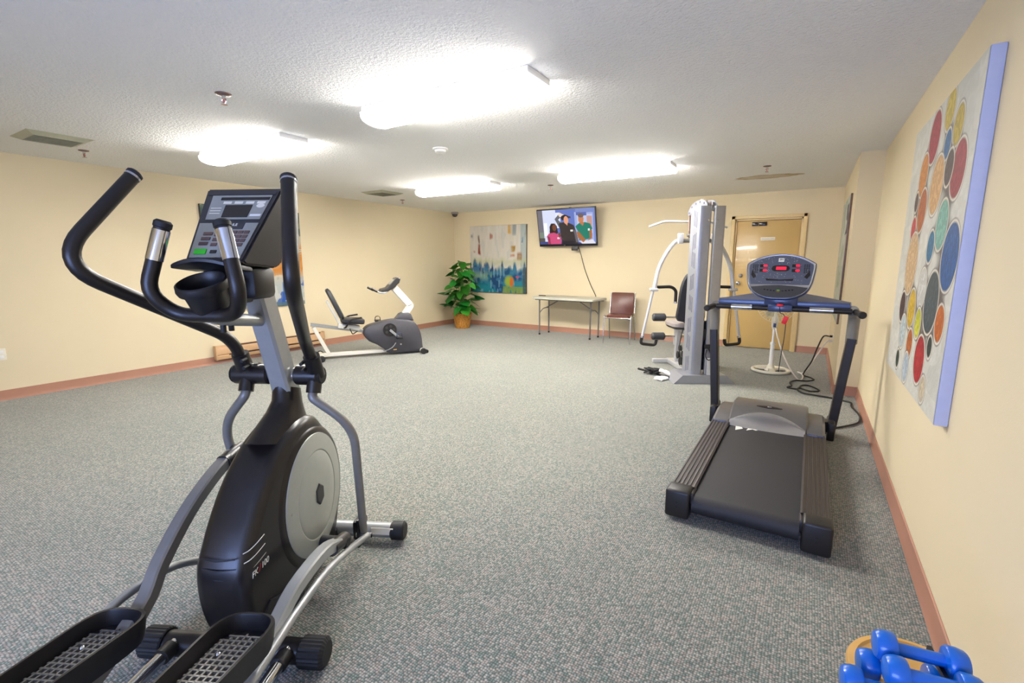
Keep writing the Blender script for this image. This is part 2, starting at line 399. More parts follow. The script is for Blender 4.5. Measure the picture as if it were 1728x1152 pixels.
# baseboards: straight vinyl coving with a small toe
def baseboard(name, a, b, inward):
    a, b = Vector((*a, 0)), Vector((*b, 0)); d = (b - a).normalized(); n = Vector((*inward, 0)); m = MB()
    prof = [(0, 0), (.016, 0), (.012, .012), (.008, .03), (.007, .098), (.003, .102), (0, .102)]
    R = [[m.bm.verts.new(p + n * (o + .0005) + Vector((0, 0, h + .0005))) for o, h in prof] for p in (a, b)]
    k = len(prof)
    for j in range(k): m.bm.faces.new((R[0][j], R[0][(j + 1) % k], R[1][(j + 1) % k], R[1][j]))
    m.bm.faces.new(R[0]); m.bm.faces.new(R[1][::-1])
    return struct(m, name, 'base')
baseboard('baseboard_left', (XL, YF + .02), (XL, YB - .001), (1, 0))
baseboard('baseboard_back', (XL + .02, YB), (-1.15, YB), (0, -1))
baseboard('baseboard_back', (-.11, YB), (XC - .001, YB), (0, -1))
baseboard('baseboard_corner', (XC, YB - .02), (XC, YJ - .016), (-1, 0))
baseboard('baseboard_corner', (XC - .016, YJ), (XR - .001, YJ), (0, -1))
baseboard('baseboard_right', (XR, YJ - .02), (XR, YF + .02), (-1, 0))

# door in the back wall
dr = bpy.data.objects.new('door_1', None); COL.objects.link(dr); dr.location = (0, 0, 0); dr['kind'] = 'structure'
fr = MB()
for x in (DX0 - .025, DX1 + .025): fr.box((x, YB - .012, DZ / 2 + .025), (.052, .05, DZ + .05), bev=.004)
fr.box(((DX0 + DX1) / 2, YB - .012, DZ + .025), (DX1 - DX0 + .1, .05, .05), bev=.004)
for x in (DX0 + .012, DX1 - .012): fr.box((x, YB + .05, DZ / 2), (.024, .075, DZ))
fr.box(((DX0 + DX1) / 2, YB + .05, DZ - .012), (DX1 - DX0, .075, .024))
fr.build('frame', 'frame', dr)
sl = MB().box(((DX0 + DX1) / 2, YB + .06, DZ / 2 - .01), (DX1 - DX0 - .056, .045, DZ - .04), bev=.003).build('slab', 'door', dr)
MB().box(((DX0 + DX1) / 2, YB + .1, DZ / 2), (DX1 - DX0, .03, DZ)).build('light_block', 'frame', dr)  # added behind the slab to stop sky light leaking round the door
k = MB().lathe([(0, 0), (.032, 0), (.034, .006), (.016, .012), (.012, .035), (.026, .048), (.03, .062), (.024, .076), (0, .08)], (DX0 + .1, YB + .037, 1.04), (0, -1, 0), 20).build('knob', 'chrome', dr)
MB().lathe([(0, 0), (.03, 0), (.03, .012), (.02, .018), (0, .018)], (DX0 + .13, YB + .037, 1.16), (0, -1, 0), 20).build('deadbolt', 'greymetal', dr)
for x, wd in ((-.815, .085), (-.705, .115)): MB().box((x, YB + .03, 1.965), (wd, .03, .06), bev=.004).build('door_magnet', 'screen', dr)
sg = MB().box((-.62, YB + .034, 1.735), (.2, .006, .05), bev=.001).build('sign_plate', 'cream', dr)
text('sign_lettering', 'MECHANICAL ROOM', .018, 'steel', sg, frame_m((-.62, YB + .0305, 1.735), (1, 0, 0), (0, 0, 1)))

# ------------------------------------------------------------------ ceiling fixtures
def lamp(label, x, y, tubes='lamp'):
    t = thing('ceiling_light', label, 'ceiling light', (x, y, H), 0, 'wraparound fluorescent ceiling lights')
    L = 1.33; W = .27
    MB().box((0, 0, -.0205), (L, W * .98, .039), bev=.004).build('housing', 'white', t)
    pr = [(W / 2 * math.cos(a), -.041 - .066 * math.sin(a) ** .55) for a in np.linspace(0.0001, PI - .0001, 13)]
    m = MB(); m.slab(pr, [(-L / 2 + .015, 0), (L / 2 - .015, 0)], lambda a, b, h: (h, a, b)); m.build('diffuser', tubes, t)
    for sx in (-1, 1):
        pr2 = [((W / 2 + .004) * math.cos(a), -.040 - .071 * math.sin(a) ** .55) for a in np.linspace(0, PI, 13)]
        m = MB(); m.slab(pr2, [(sx * (L / 2 - .013), 0), (sx * (L / 2 + .004), .0), (sx * (L / 2 + .007), .004)], lambda a, b, h: (h, a, b)); m.build('end_cap', 'lampcap', t)
    return t
lamp('long white ceiling light nearest the camera, largest in the photo', -2.07, 2.545)
lamp('white ceiling light at left beside the square vent near the tall handlebar', -4.49, 2.64)
lamp('white ceiling light at the back left, near the corner camera', -4.35, 5.5, 'lampboost')
lamp('white ceiling light at the back right, in front of the television', -2.03, 5.5, 'lampboost')

def vent(label, x, y, rz, w=.44, dark=True):
    t = thing('ceiling_vent', label, 'vent', (x, y, H), rz, 'square ceiling vents'); h = w / 2
    m = MB(); 
    for a in range(4):
        R = Matrix.Rotation(a * PI / 2, 4, 'Z')
        q = [(-h, -h, -.001), (h, -h, -.001), (h - .06, -h + .06, -.028), (-h + .06, -h + .06, -.028)]
        q2 = [(-h, -h, -.001), (h, -h, -.001), (h - .06, -h + .06, -.02), (-h + .06, -h + .06, -.02)]
        m.poly([R @ Vector(p) for p in q])
        m.poly([R @ Vector(p) for p in ((-h + .06, -h + .06, -.028), (h - .06, -h + .06, -.028), (h - .06, -h + .06, -.001), (-h + .06, -h + .06, -.001))])
    m.build('frame', 'venttan', t, 20)
    MB().box((0, 0, -.002), (w - .13, w - .13, .002)).build('duct_opening', 'ventdark', t)
    for i in range(7):
        y0 = -h + .085 + i * (w - .17) / 6
        MB().box((0, y0, -.017), (w - .125, .034, .003), rot=Matrix.Rotation(math.radians(38), 4, 'X')).build('louvre', 'venttan', t)
    return t
vent('square tan metal vent on the ceiling at far left', -5.68, 1.585, PI / 2)
vent('square grey metal vent on the ceiling near the far left wall', -5.76, 5.43, PI / 2, .46)
def sprinkler(label, x, y, s=1.):
    t = thing('sprinkler_head', label, 'sprinkler', (x, y, H), random.random(), 'ceiling sprinkler heads')
    MB().lathe([(0, -.0005), (.042 * s, -.0005), (.04 * s, -.006), (.018 * s, -.012), (0, -.012)], n=20).build('escutcheon', 'brass', t)
    m = MB().cyl((0, 0, -.012), (0, 0, -.032), .011, 12)
    m.tube([(-.008, 0, -.03), (-.02, 0, -.042), (-.006, 0, -.062)], .0035, 6, .01); m.tube([(.008, 0, -.03), (.02, 0, -.042), (.006, 0, -.062)], .0035, 6, .01)
    m.build('frame_arms', 'chrome', t)
    MB().cyl((0, 0, -.034), (0, 0, -.058), .0035, 8).build('bulb', 'red', t)
    MB().lathe([(0, -.061), (.008, -.061), (.02, -.064), (.02, -.066), (0, -.067)], n=14).build('deflector', 'chrome', t)
sprinkler('stained sprinkler head hanging alone on the ceiling at upper left', -3.285, 1.783, 1.15)
sprinkler('sprinkler head beside the corner of the far left vent', -6.045, 1.90)
sprinkler('small sprinkler head near the far left wall behind the grey vent', -6.117, 6.22)
sprinkler('sprinkler head beside the brown ceiling stain at right', -.522, 6.238)
sprinkler('pale sprinkler head between the two rear ceiling lights', -3.2, 6.15)
t = thing('smoke_detector', 'round white smoke detector on the ceiling between the lights', 'smoke detector', (-3.081, 3.656, H))
MB().lathe([(0, -.0005), (.072, -.0005), (.072, -.012), (.058, -.016), (0, -.016)], n=28).build('mounting_plate', 'white', t)
MB().lathe([(0, -.016), (.054, -.016), (.05, -.034), (.03, -.045), (0, -.046)], n=28).build('cover', 'white', t)
t = thing('dome_camera', 'small dark dome camera in the far corner under the ceiling', 'camera', (-6.655, 8.33, H))
MB().lathe([(0, -.0005), (.075, -.0005), (.078, -.03), (.066, -.045), (0, -.045)], n=24).build('mount', 'pulley', t)
MB().lathe([(.062, -.045), (.06, -.062), (.048, -.085), (.026, -.1), (0, -.105)], n=24).build('dome', 'dome', t)

# ------------------------------------------------------------------ wall pieces
t = thing('baseboard_heater', 'brown beige electric heater low on the left wall', 'heater', (XL + .017, 4.09, .062))
Lh = 1.72
prof = [(0, 0), (.055, 0), (.06, .012), (.06, .045), (.048, .058), (.06, .07), (.062, .135), (.05, .165), (.02, .185), (0, .185)]
m = MB(); m.slab(prof, [(-Lh / 2 + .02, 0), (Lh / 2 - .02, 0)], lambda a, b, h: (a, h, b)); m.build('cover', 'heater', t, 25)
for y in (-Lh / 2 + .011, Lh / 2 - .011): MB().box((.032, y, .095), (.066, .018, .195), bev=.003).build('end_panel', 'heater', t)
MB().box((.061, .05, .057), (.004, Lh - .25, .016)).build('lower_grille', 'heatdark', t)
MB().box((.044, .05, .17), (.02, Lh - .25, .018), rot=Matrix.Rotation(-.6, 4, 'Y')).build('upper_grille', 'heatdark', t)
t = thing('wall_outlet', 'cream wall outlet at the left edge low on the left wall', 'outlet', (XL + .0005, 1.252, .467))
MB().box((.003, 0, 0), (.006, .075, .118), bev=.002).build('cover_plate', 'cream', t)
for z in (-.024, .024): MB().box((.007, 0, z), (.004, .034, .03), bev=.002).build('socket', 'white', t)
t = thing('wall_outlet', 'cream wall outlet on the corner wall holding two plugs', 'outlet', (XC - .0005, 7.2, .42))
MB().box((-.003, 0, 0), (.006, .08, .12), bev=.002).build('cover_plate', 'cream', t)
for z in (-.026, .026): MB().box((-.007, 0, z), (.004, .034, .03), bev=.002).build('socket', 'white', t)

def canvas(name, label, w, h, d, pic, loc, rz, edge, bumpm='paint'):
    """stretched canvas; local +x right, face looks along local -y"""
    t = thing(name, label, 'painting', loc, rz)
    MB().box((0, 0, 0), (w, d, h), bev=.004).build('stretcher_wrap', edge, t)
    me = pic.mesh('painted_face', bumpm, w - .004, h - .004) if hasattr(pic, 'mesh') else pic
    o = bpy.data.objects.new('painted_face', me); COL.objects.link(o); o.parent = t; o.location = (0, -d / 2 - .0008, 0)
    return t
# back canvas: pale upper half with streaks, blue and teal water below
P = Pic(150, 150, (226, 218, 204)); n1 = vnoise(150, 150, 26, 4); n2 = vnoise(150, 150, 9, 9); n3 = vnoise(150, 150, 34, 7); n4 = vnoise(150, 150, 20, 20)
P.put((n1 - .35) * .9, (238, 234, 226)); P.put((n3 > .74) * .35, (190, 195, 196)); P.put((P.U > .9) * (n1 > .4) * .6, (150, 178, 184))
def bx(x): return (x - 122) / 770
def by(y): return (y - 95) / 930
for (x0, y0, x1, y1, c) in ((400, 205, 440, 290, (168, 62, 26)), (240, 200, 262, 330, (96, 60, 34)), (232, 330, 270, 490, (150, 62, 34)), (700, 380, 745, 470, (184, 140, 44)), (690, 495, 745, 530, (196, 108, 44)), (770, 480, 835, 570, (160, 96, 32)), (645, 110, 695, 200, (226, 178, 96)), (135, 185, 175, 240, (150, 140, 140)), (700, 90, 760, 220, (160, 168, 168)), (885, 90, 905, 250, (90, 90, 88)), (830, 250, 850, 340, (90, 140, 170)), (165, 440, 190, 480, (190, 120, 100))):
    P.put(np.clip((np.minimum(P.U + .03 * (n3 - .5) - bx(x0), bx(x1) - P.U - .03 * (n3 - .5))) * 50 + .4, 0, 1) * np.clip((np.minimum(P.Vv + .06 * (n2 - .5) - by(y0), by(y1) - P.Vv - .06 * (n2 - .5))) * 30 + .4, 0, 1) * (.65 + .5 * n4), c)
P.put(np.clip((P.Vv - .47 - .1 * (n3 - .5)) * 14, 0, 1) * np.clip((.62 - P.Vv) * 10, 0, 1) * .7, (196, 200, 140))
edge = np.clip((P.Vv - .55 - .20 * (n3 - .5) - .05 * P.U) * 11, 0, 1)
n6 = vnoise(150, 150, 7, 14); P.put(edge, (24, 84, 132)); P.put(edge * np.clip((n6 - .5) * 5, 0, 1) * .7, (44, 140, 160)); P.put(edge * np.clip((.42 - n6) * 6, 0, 1) * .8, (14, 60, 110)); P.put(edge * (n2 > .55) * .8, (12, 66, 120)); P.put(edge * (n4 > .6) * .7, (70, 130, 170))
P.put(np.clip((P.Vv - .78) * 8, 0, 1) * (n2 < .55) * .8, (18, 138, 150)); P.put(np.clip((P.Vv - .66) * 12, 0, 1) * np.clip((.84 - P.Vv) * 12, 0, 1) * (P.U < .4) * (n4 > .35) * .7, (150, 186, 140))
P.put(edge * (n3 > .7) * .45, (160, 200, 215)); P.put((P.Vv > .9) * (P.U > .58) * (n3 > .3) * .8, (140, 160, 40)); P.put(np.clip((P.Vv - .6) * 20, 0, 1) * (P.U > .94) * .8, (70, 84, 80))
P.put(np.clip(1.6 - ((P.U - .71) / .09) ** 2 - ((P.Vv - .82) / .09) ** 2 - n2, 0, 1), (160, 180, 60)); P.put(np.clip(1.5 - ((P.U - .76 + .02 * n3) / .03) ** 2 - ((P.Vv - .835) / .07) ** 2, 0, 1), (226, 110, 40)); P.ell(.85, .76, .03, .02, (206, 90, 120), .8)
P.put((P.Vv > .55) * (P.U < .02) * 1., (50, 60, 66))
canvas('abstract_painting', 'abstract canvas of pale streaks over blue and teal beside the plant', 1.42, 1.40, .035, P, (-5.64, YB - .0185, 1.432), 0, 'darkedge')
# left canvas, behind the elliptical
P = Pic(150, 150, (206, 198, 176)); n1 = vnoise(150, 150, 8, 8); n2 = vnoise(150, 150, 20, 20); n3 = vnoise(150, 150, 30, 9)
P.put((P.Vv < .22) * .9, (140, 150, 124)); P.put((P.Vv < .25) * (n2 > .5) * .8, (84, 104, 92)); P.put((P.Vv < .1) * (n1 > .4) * .8, (60, 90, 86))
sw = np.abs(np.sin(14 * P.Vv + 5 * P.U + 6 * n1)); mid = np.clip((P.Vv - .3) * 9, 0, 1) * np.clip((.72 - P.Vv) * 9, 0, 1)
P.put(mid, (226, 208, 176)); P.put(mid * (sw > .8), (206, 128, 40)); P.put(mid * (sw < .14), (96, 66, 44)); P.put(mid * (n1 > .62) * .9, (214, 138, 40))
low = np.clip((P.Vv - .68) * 10, 0, 1); P.put(low, (190, 196, 192)); P.put(low * (n3 > .55), (60, 106, 170)); P.put(low * (n1 > .55) * .85, (26, 84, 170)); P.put(low * (n2 > .66) * .8, (214, 214, 206)); P.put((P.Vv > .96) * .7, (90, 120, 110))
canvas('abstract_painting', 'abstract orange and blue canvas on the left wall behind the elliptical', 1.42, 1.40, .035, P, (XL + .0185, 3.95, 1.425), PI / 2, 'darkedge')
# far right canvas seen edge-on
P = Pic(60, 90, (200, 204, 190)); n1 = vnoise(60, 90, 6, 9); n2 = vnoise(60, 90, 16, 20)
P.put(n2 > .6, (226, 228, 220)); P.put((n1 > .6) * .7, (170, 182, 160)); P.put(((P.Vv > .06) & (P.Vv < .3) & (P.U > .72) & (n1 > .3)) * 1., (74, 78, 96)); P.put((P.Vv > .55) * (n2 > .7) * .6, (120, 140, 110))
canvas('abstract_painting', 'pale green canvas seen edge-on on the corner wall behind treadmill', 1.40, 1.42, .020, P, (XC - .0105, 7.12, 1.40), -PI / 2, 'brass')
# big right canvas: rings of coloured ovals on a silvery ground
ringmb = []
OV = [(3.261, 1.999, .126, (.45, .03, .05)), (2.972, 2.061, .09, (.75, .55, .08)), (2.763, 1.948, .082, (.62, .45, .05)), (2.931, 1.902, .064, (.03, .16, .40)), (2.658, 1.755, .116, (.40, .03, .05)),
      (2.831, 1.786, .076, (.10, .05, .05)), (3.435, 1.84, .109, (.75, .28, .05)), (3.054, 1.741, .134, (.80, .45, .18)), (3.343, 1.648, .110, (.55, .14, .03)), (3.543, 1.71, .052, (.10, .05, .05)), (3.528, 1.564, .064, (.60, .03, .04)),
      (2.813, 1.542, .107, (.25, .55, .45)), (2.989, 1.452, .073, (.03, .20, .38)), (2.582, 1.401, .137, (.01, .11, .36)), (3.443, 1.371, .165, (.78, .52, .28)), (2.804, 1.2, .138, (.07, .10, .11)), (3.049, 1.252, .095, (.80, .78, .72)),
      (3.543, 1.126, .084, (.08, .03, .03)), (3.256, 1.137, .1, (.80, .50, .03)), (3.032, 1.082, .07, (.70, .68, .04)), (2.586, 1.128, .076, (.70, .16, .01)), (3.178, .959, .074, (.60, .15, .02)), (2.886, .925, .111, (.55, .01, .02)),
      (2.703, 1.013, .045, (.03, .05, .04)), (3.473, .83, .05, (.02, .05, .03)), (3.196, .83, .075, (.55, .65, .75)), (2.73, .815, .055, (.75, .62, .42)), (3.43, .994, .09, (.60, .70, .72))]
W2, H2, Y0, Z0 = 1.42, 1.40, 3.145, 1.437
N = 330
P = Pic(N, N, (200, 198, 188)); n1 = vnoise(N, N, 40, 60); n2 = vnoise(N, N, 9, 9); n4 = vnoise(N, N, 90, 90)
P.put((n1 - .4) * .6, (226, 226, 222)); P.put((n2 > .6) * .35, (176, 178, 172))
YY = Y0 + (.5 - P.U) * W2; ZZ = Z0 + (.5 - P.Vv) * H2
dm = np.full(YY.shape, 9.)
for (y, z, r, c) in OV: dm = np.minimum(dm, np.hypot(YY - y, ZZ - z) - r)
cl = np.zeros(YY.shape)
for (y, z, r, c) in OV: cl += np.exp(-((YY - y) ** 2 + (ZZ - z) ** 2) / (r * 1.05) ** 2)
P.put(np.clip((cl - .40) * 6, 0, 1) * .92, (72, 60, 56))
for (y, z, r, c) in OV:
    d = np.hypot(YY - y, ZZ - z) - r; sm = lambda e: np.clip(.5 - e / .005, 0, 1)
    P.put(sm(d - .011), (222, 216, 200)); P.put(sm(np.abs(d - .016) - .003) * .8, (110, 100, 92)); P.put(sm(np.abs(d - .002) - .002) * .6, (60, 56, 54))
    c8 = [255 * (1.055 * (v * .62) ** (1 / 2.4) - .055) if v > .005 else 255 * v * 8 for v in c]
    P.put(sm(d), c8); P.put(sm(d + .01) * (n4 > .6) * .25, [min(255, v * 1.35 + 15) for v in c8])
P.a *= 1.25
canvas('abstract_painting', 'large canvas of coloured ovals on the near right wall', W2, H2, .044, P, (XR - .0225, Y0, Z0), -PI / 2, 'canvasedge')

# ------------------------------------------------------------------ television
t = thing('wall_television', 'flat television tilted down on the back wall showing three people', 'television', (-3.965, 8.29, 2.02))
tilt = bpy.data.objects.new('tilting_head', None)
RT = Matrix.Rotation(math.radians(13), 4, 'X')
tw, th = 1.20, .70
def tl(x, y, z): return RT @ Vector((x, y, z))
m = MB().box((0, 0, 0), (tw, .045, th), bev=.006); bmesh.ops.transform(m.bm, matrix=RT, verts=m.bm.verts); m.build('body', 'tvblack', t)
m = MB().box((0, .035, 0), (.7, .03, .4), bev=.01); bmesh.ops.transform(m.bm, matrix=RT, verts=m.bm.verts); m.build('back_housing', 'black', t)
P = Pic(200, 116, (120, 136, 196))
tu = lambda x: (x - 240) / 975
def tp(x, y):
    top = 272 - .06 * (x - 240); bot = 850 - .03 * (x - 240); return (tu(x), (y - top) / (bot - top))
def R4(x0, y0, x1, y1): return [tp(x0, y0), tp(x1, y0), tp(x1, y1), tp(x0, y1)]
def PE(x, y, rx, ry, c, op=1.): u, v = tp(x, y); P.ell(u, v, rx / 975, ry / 575, c, op)
P.poly(R4(330, 200, 640, 860), (214, 220, 244)); P.poly(R4(560, 180, 900, 860), (96, 116, 190)); P.poly(R4(560, 300, 640, 560), (226, 230, 250))
P.poly(R4(230, 200, 330, 860), (112, 108, 118)); P.poly(R4(250, 640, 330, 740), (120, 134, 120)); P.poly(R4(230, 740, 340, 830), (80, 72, 66))
P.poly(R4(340, 480, 400, 700), (250, 250, 255)); P.poly(R4(880, 290, 1185, 860), (160, 172, 222)); P.poly(R4(920, 320, 1170, 640), (188, 196, 230)); P.poly(R4(1080, 350, 1165, 560), (196, 150, 140)); P.poly(R4(910, 290, 1080, 345), (84, 100, 170))
P.poly(R4(230, 800, 1220, 870), (58, 66, 128)); P.poly([tp(940, 790), tp(1160, 750), tp(1210, 820), tp(1000, 840)], (224, 222, 232))
P.poly([tp(430, 700), tp(440, 540), tp(470, 485), tp(530, 480), tp(570, 530), tp(580, 640), tp(520, 700)], (36, 22, 22)); PE(522, 555, 36, 55, (118, 66, 44)); 
P.poly([tp(378, 700), tp(420, 655), tp(510, 640), tp(590, 670), tp(628, 740), (tp(620, 860)), tp(400, 870)], (204, 74, 122)); P.poly([tp(380, 700), tp(430, 720), tp(440, 860), tp(405, 860)], (150, 44, 78)); P.poly([tp(585, 640), tp(620, 640), tp(625, 720), tp(590, 720)], (118, 66, 44)); P.poly(R4(562, 722, 600, 750), (235, 225, 228))
P.poly([tp(540, 410), tp(605, 335), tp(650, 375), tp(600, 420), tp(665, 480), tp(640, 600), tp(600, 540)], (96, 98, 108)); P.poly([tp(600, 330), tp(640, 300), tp(690, 330), tp(730, 335), tp(700, 370), tp(630, 375)], (230, 214, 204))
P.poly([tp(610, 480), tp(690, 460), tp(790, 475), tp(860, 510), tp(895, 620), tp(920, 850), tp(640, 850), tp(620, 620)], (52, 42, 42)); P.poly([tp(850, 590), tp(890, 590), tp(925, 800), tp(880, 800)], (100, 96, 102)); P.poly(R4(640, 780, 860, 850), (30, 24, 36)); P.poly(R4(795, 585, 842, 618), (236, 230, 226))
PE(715, 385, 68, 48, (34, 28, 30)); PE(735, 425, 40, 66, (226, 158, 128)); P.poly([tp(740, 350), tp(815, 365), tp(815, 390), tp(760, 380)], (40, 36, 42)); P.poly([tp(715, 470), tp(760, 470), tp(750, 520)], (226, 158, 128))
P.poly([tp(885, 530), tp(950, 475), tp(1040, 455), tp(1130, 480), tp(1165, 570), tp(1115, 600), tp(1115, 740), tp(935, 770), tp(925, 620)], (22, 122, 102)); P.poly([tp(900, 620), tp(938, 620), tp(1045, 760), tp(1000, 805), tp(915, 720)], (168, 104, 58)); P.poly([tp(1112, 595), tp(1155, 580), tp(1150, 730), tp(1075, 775), tp(1110, 720)], (168, 104, 58))
PE(985, 405, 44, 72, (196, 124, 80)); PE(985, 345, 46, 34, (108, 92, 88)); P.poly([tp(955, 465), tp(1040, 455), tp(1010, 520)], (186, 114, 72)); P.poly(R4(1090, 565, 1118, 600), (235, 235, 235))
me = P.mesh('picture', 'tv', tw - .03, th - .06, .82); me.transform(RT @ Matrix.Translation((0, -.0235, .012)))
o = bpy.data.objects.new('screen', me); COL.objects.link(o); o.parent = t
text('maker_mark', 'LG', .022, 'label', t, RT @ frame_m((-.06, -.0232, -th / 2 + .02), (1, 0, 0), (0, 0, 1)))
m = MB().box((0, .19, 0), (.4, .014, .3), bev=.003); m.tube([(-.06, .187, .05), (-.06, .06, .02)], .012, rect=(.05, .03)); m.tube([(.06, .187, .05), (.06, .06, .02)], .012, rect=(.05, .03)); m.build('wall_bracket', 'black', t)
m = MB().box((.16, .05, -.39), (.13, .05, .075), bev=.006); m.build('cable_box', 'darkpanel', t)
MB().box((.07, -.01, .352), (.05, .03, .014), bev=.004).build('sensor', 'black', t)
MB().tube(catmull([(-3.74, 8.35, 1.655), (-3.72, 8.44, 1.5), (-3.66, 8.475, 1.25), (-3.53, 8.475, .95), (-3.42, 8.46, .76), (-3.41, 8.43, .742)]), .006, 6).build('television_cord', 'cordblack')
tag(bpy.data.objects['television_cord'], 'thin dark cord hanging from the television to the folding table', 'cord')

# ------------------------------------------------------------------ folding table and chair
t = thing('folding_table', 'grey plastic folding table standing against the back wall', 'table', (-3.80, 8.10, 0), math.radians(-4))
MB().slab(rr(1.28, .62, .06), [(.688, .010), (.694, 0), (.726, 0), (.733, .006)]).build('tabletop', 'tabletop', t)
m = MB()
for y in (-.22, .22): m.box((0, y, .682), (1.2, .03, .025))
m.build('apron', 'steel', t)
for sx in (-1, 1):
    for y in (-.17, .17):
        g = MB().tube([(sx * .54, y, .69), (sx * .535, y, .012)], .0135, 10).build('leg', 'steel', t)
        MB().cyl((sx * .535, y, .0), (sx * .535, y, .03), .018, 12).build('foot_cap', 'black', g)
    MB().tube(catmull([(sx * .537, -.17, .42), (sx * .5, -.09, .5), (sx * .5, .09, .5), (sx * .537, .17, .42)]), .010, 8).build('cross_brace', 'steel', t)
    MB().tube([(sx * .52, 0, .5), (sx * .18, 0, .68)], .009, 8).build('folding_brace', 'steel', t)
t = thing('remote_control', 'slim black remote lying on the left end of folding table', 'remote control', (-4.36, 8.09, .7335), .1)
MB().box((0, 0, .008), (.14, .04, .016), bev=.005).build('case', 'black', t)
m = MB()
for i in range(4):
    for j in range(3): m.box((-.05 + i * .025, -.01 + j * .01, .0165), (.01, .006, .002))
m.build('buttons', 'panel', t)['kind'] = 'stuff'

t = thing('stacking_chair', 'chrome chair with brown vinyl seat and back against the back wall', 'chair', (-2.76, 7.97, 0), math.radians(9))
m = MB().slab(rr(.40, .40, .05), [(.425, .01), (.435, 0), (.47, 0), (.48, .012)]); m.build('seat', 'brown', t)
m = MB(); m.slab(rr(.40, .37, .03), [(-.014, .008), (-.006, 0), (.012, 0), (.02, .01)], lambda a, b, h: (a, .20 + h + (b + .185) * .18 + .03 * (a / .2) ** 2 * -1, .66 + b)); m.build('backrest', 'brown', t)
for sx in (-1, 1):
    MB().tube([(sx * .225, -.26, 0.002), (sx * .222, -.23, .46), (sx * .222, -.19, .474)], .0115, 10, .03).build('front_leg', 'chrome', t)
    MB().tube([(sx * .225, .30, .002), (sx * .222, .18, .43)], .0115, 10).build('rear_leg', 'chrome', t)
    MB().tube([(sx * .222, -.2, .455), (sx * .222, .16, .44), (sx * .215, .20, .48), (sx * .212, .27, .845)], .0115, 10, .05).build('back_upright', 'chrome', t)
MB().tube([(-.222, -.225, .435), (.222, -.225, .435)], .010, 8).build('front_rail', 'chrome', t)
MB().tube([(-.222, .17, .425), (.222, .17, .425)], .010, 8).build('rear_rail', 'chrome', t)

# ------------------------------------------------------------------ potted plant
t = thing('potted_plant', 'leafy green plant in a woven wicker basket in the far corner', 'plant', (-6.18, 7.92, 0))
MB().lathe([(0, 0), (.145, 0), (.15, .01), (.165, .1), (.185, .25), (.2, .305), (.205, .315), (.19, .32), (.18, .29), (0, .29)], n=28).build('basket', 'wicker', t)
MB().lathe([(0, .296), (.178, .291)], n=20).build('soil', 'soil', t)
def leaf_mesh(name, m):
    b = MB(); half = [(0, .0), (.045, -.03), (.085, .0), (.095, .05), (.08, .11), (.045, .17), (0, .225)]
    c = [b.bm.verts.new((0, y, -.25 * (y - .05) ** 2)) for y in (0, .04, .09, .14, .18, .225)]
    for s in (-1, 1):
        e = [b.bm.verts.new((s * x, y, .22 * x - .9 * x * x * 2 - .3 * y * y)) for x, y in half[1:-1]]
        seq = [(c[0], e[0], e[1]), (c[0], e[1], c[1]), (c[1], e[1], e[2], c[2]), (c[2], e[2], e[3], c[3]), (c[3], e[3], e[4], c[4]), (c[4], e[4], c[5])]
        for q in seq: b.bm.faces.new(q if s > 0 else q[::-1])
    bmesh.ops.solidify(b.bm, geom=b.bm.faces[:], thickness=.0012)
    return b.mesh(name, m, 60)
LM = [leaf_mesh('leaf', 'leaf'), leaf_mesh('leaf', 'leaf2')]
rp = random.Random(11); stems = MB()
for i in range(78):
    lv = (i + .5) / 78; a = i * 2.39996 + rp.uniform(-.3, .3)
    z = .40 + .98 * lv ** 1.1 + rp.uniform(-.04, .04); rad = (.25 * (1 - lv ** 2.6) + .06) * rp.uniform(.55, 1.1)
    if z < .45: rad = min(rad, .26)
    base = Vector((.06 * math.cos(a), .06 * math.sin(a), .29)); p = Vector((rad * math.cos(a), rad * math.sin(a), z))
    p.x = max(p.x, -.38); p.y = min(p.y, .36)
    spine = Vector((.02 * math.sin(i), .02 * math.cos(i), max(.35, z - .12)))
    stems.tube(catmull([base, spine, p], 3), .0045, 5)
    o = bpy.data.objects.new('leaf', LM[1 if (lv > .8 or rp.random() < .25) else 0]); COL.objects.link(o); o.parent = t
    o.location = p; sc = rp.uniform(.8, 1.2) * (1.1 - .3 * lv)
    o.scale = (sc, sc, sc); o.rotation_euler = (rp.uniform(-.95, .15) , rp.uniform(-.5, .5), a - PI / 2 + rp.uniform(-.5, .5))
    q = p + Matrix.Rotation(o.rotation_euler.z, 3, 'Z') @ Vector((0, .2 * sc, 0))
    if q.x < -.58 or q.y > .5: o.rotation_euler.z += PI * .6
stems.build('stems', 'stem', t)

# ------------------------------------------------------------------ recumbent exercise bike; local x right, y forward
SIDE = lambda a, b, h: (h, a, b)             # side profile (forward, up) extruded across
t = thing('recumbent_bike', 'recumbent exercise bike with white frame and charcoal shell by left wall', 'exercise bike', (-5.86, 4.22, 0), math.atan2(-.55, .835))
m = MB().tube([(0, 0, .062), (0, 1.46, .062)], .03, rect=(.075, .05)); m.build('main_beam', 'beige', t)
for y, hw in ((0, .25), (1.44, .23)):
    g = MB().cyl((-hw + .05, y, .045), (hw - .05, y, .045), .036, 18).build('stabilizer', 'beige', t)
    for sx in (-1, 1): MB().cyl((sx * (hw - .055), y, .045), (sx * hw, y, .045), .0445, 18, bev=.006).build('end_cap', 'rubber', g)
MB().cyl((.12, 1.50, .028), (.17, 1.50, .028), .028, 16, bev=.004).build('transport_wheel', 'rubber', t)
MB().tube([(0, .11, .07), (0, -.075, .47)], .03, rect=(.075, .05)).build('rear_leg', 'beige', t)
MB().tube([(0, -.11, .51), (0, .66, .365)], .03, rect=(.05, .045)).build('seat_rail', 'silver', t)
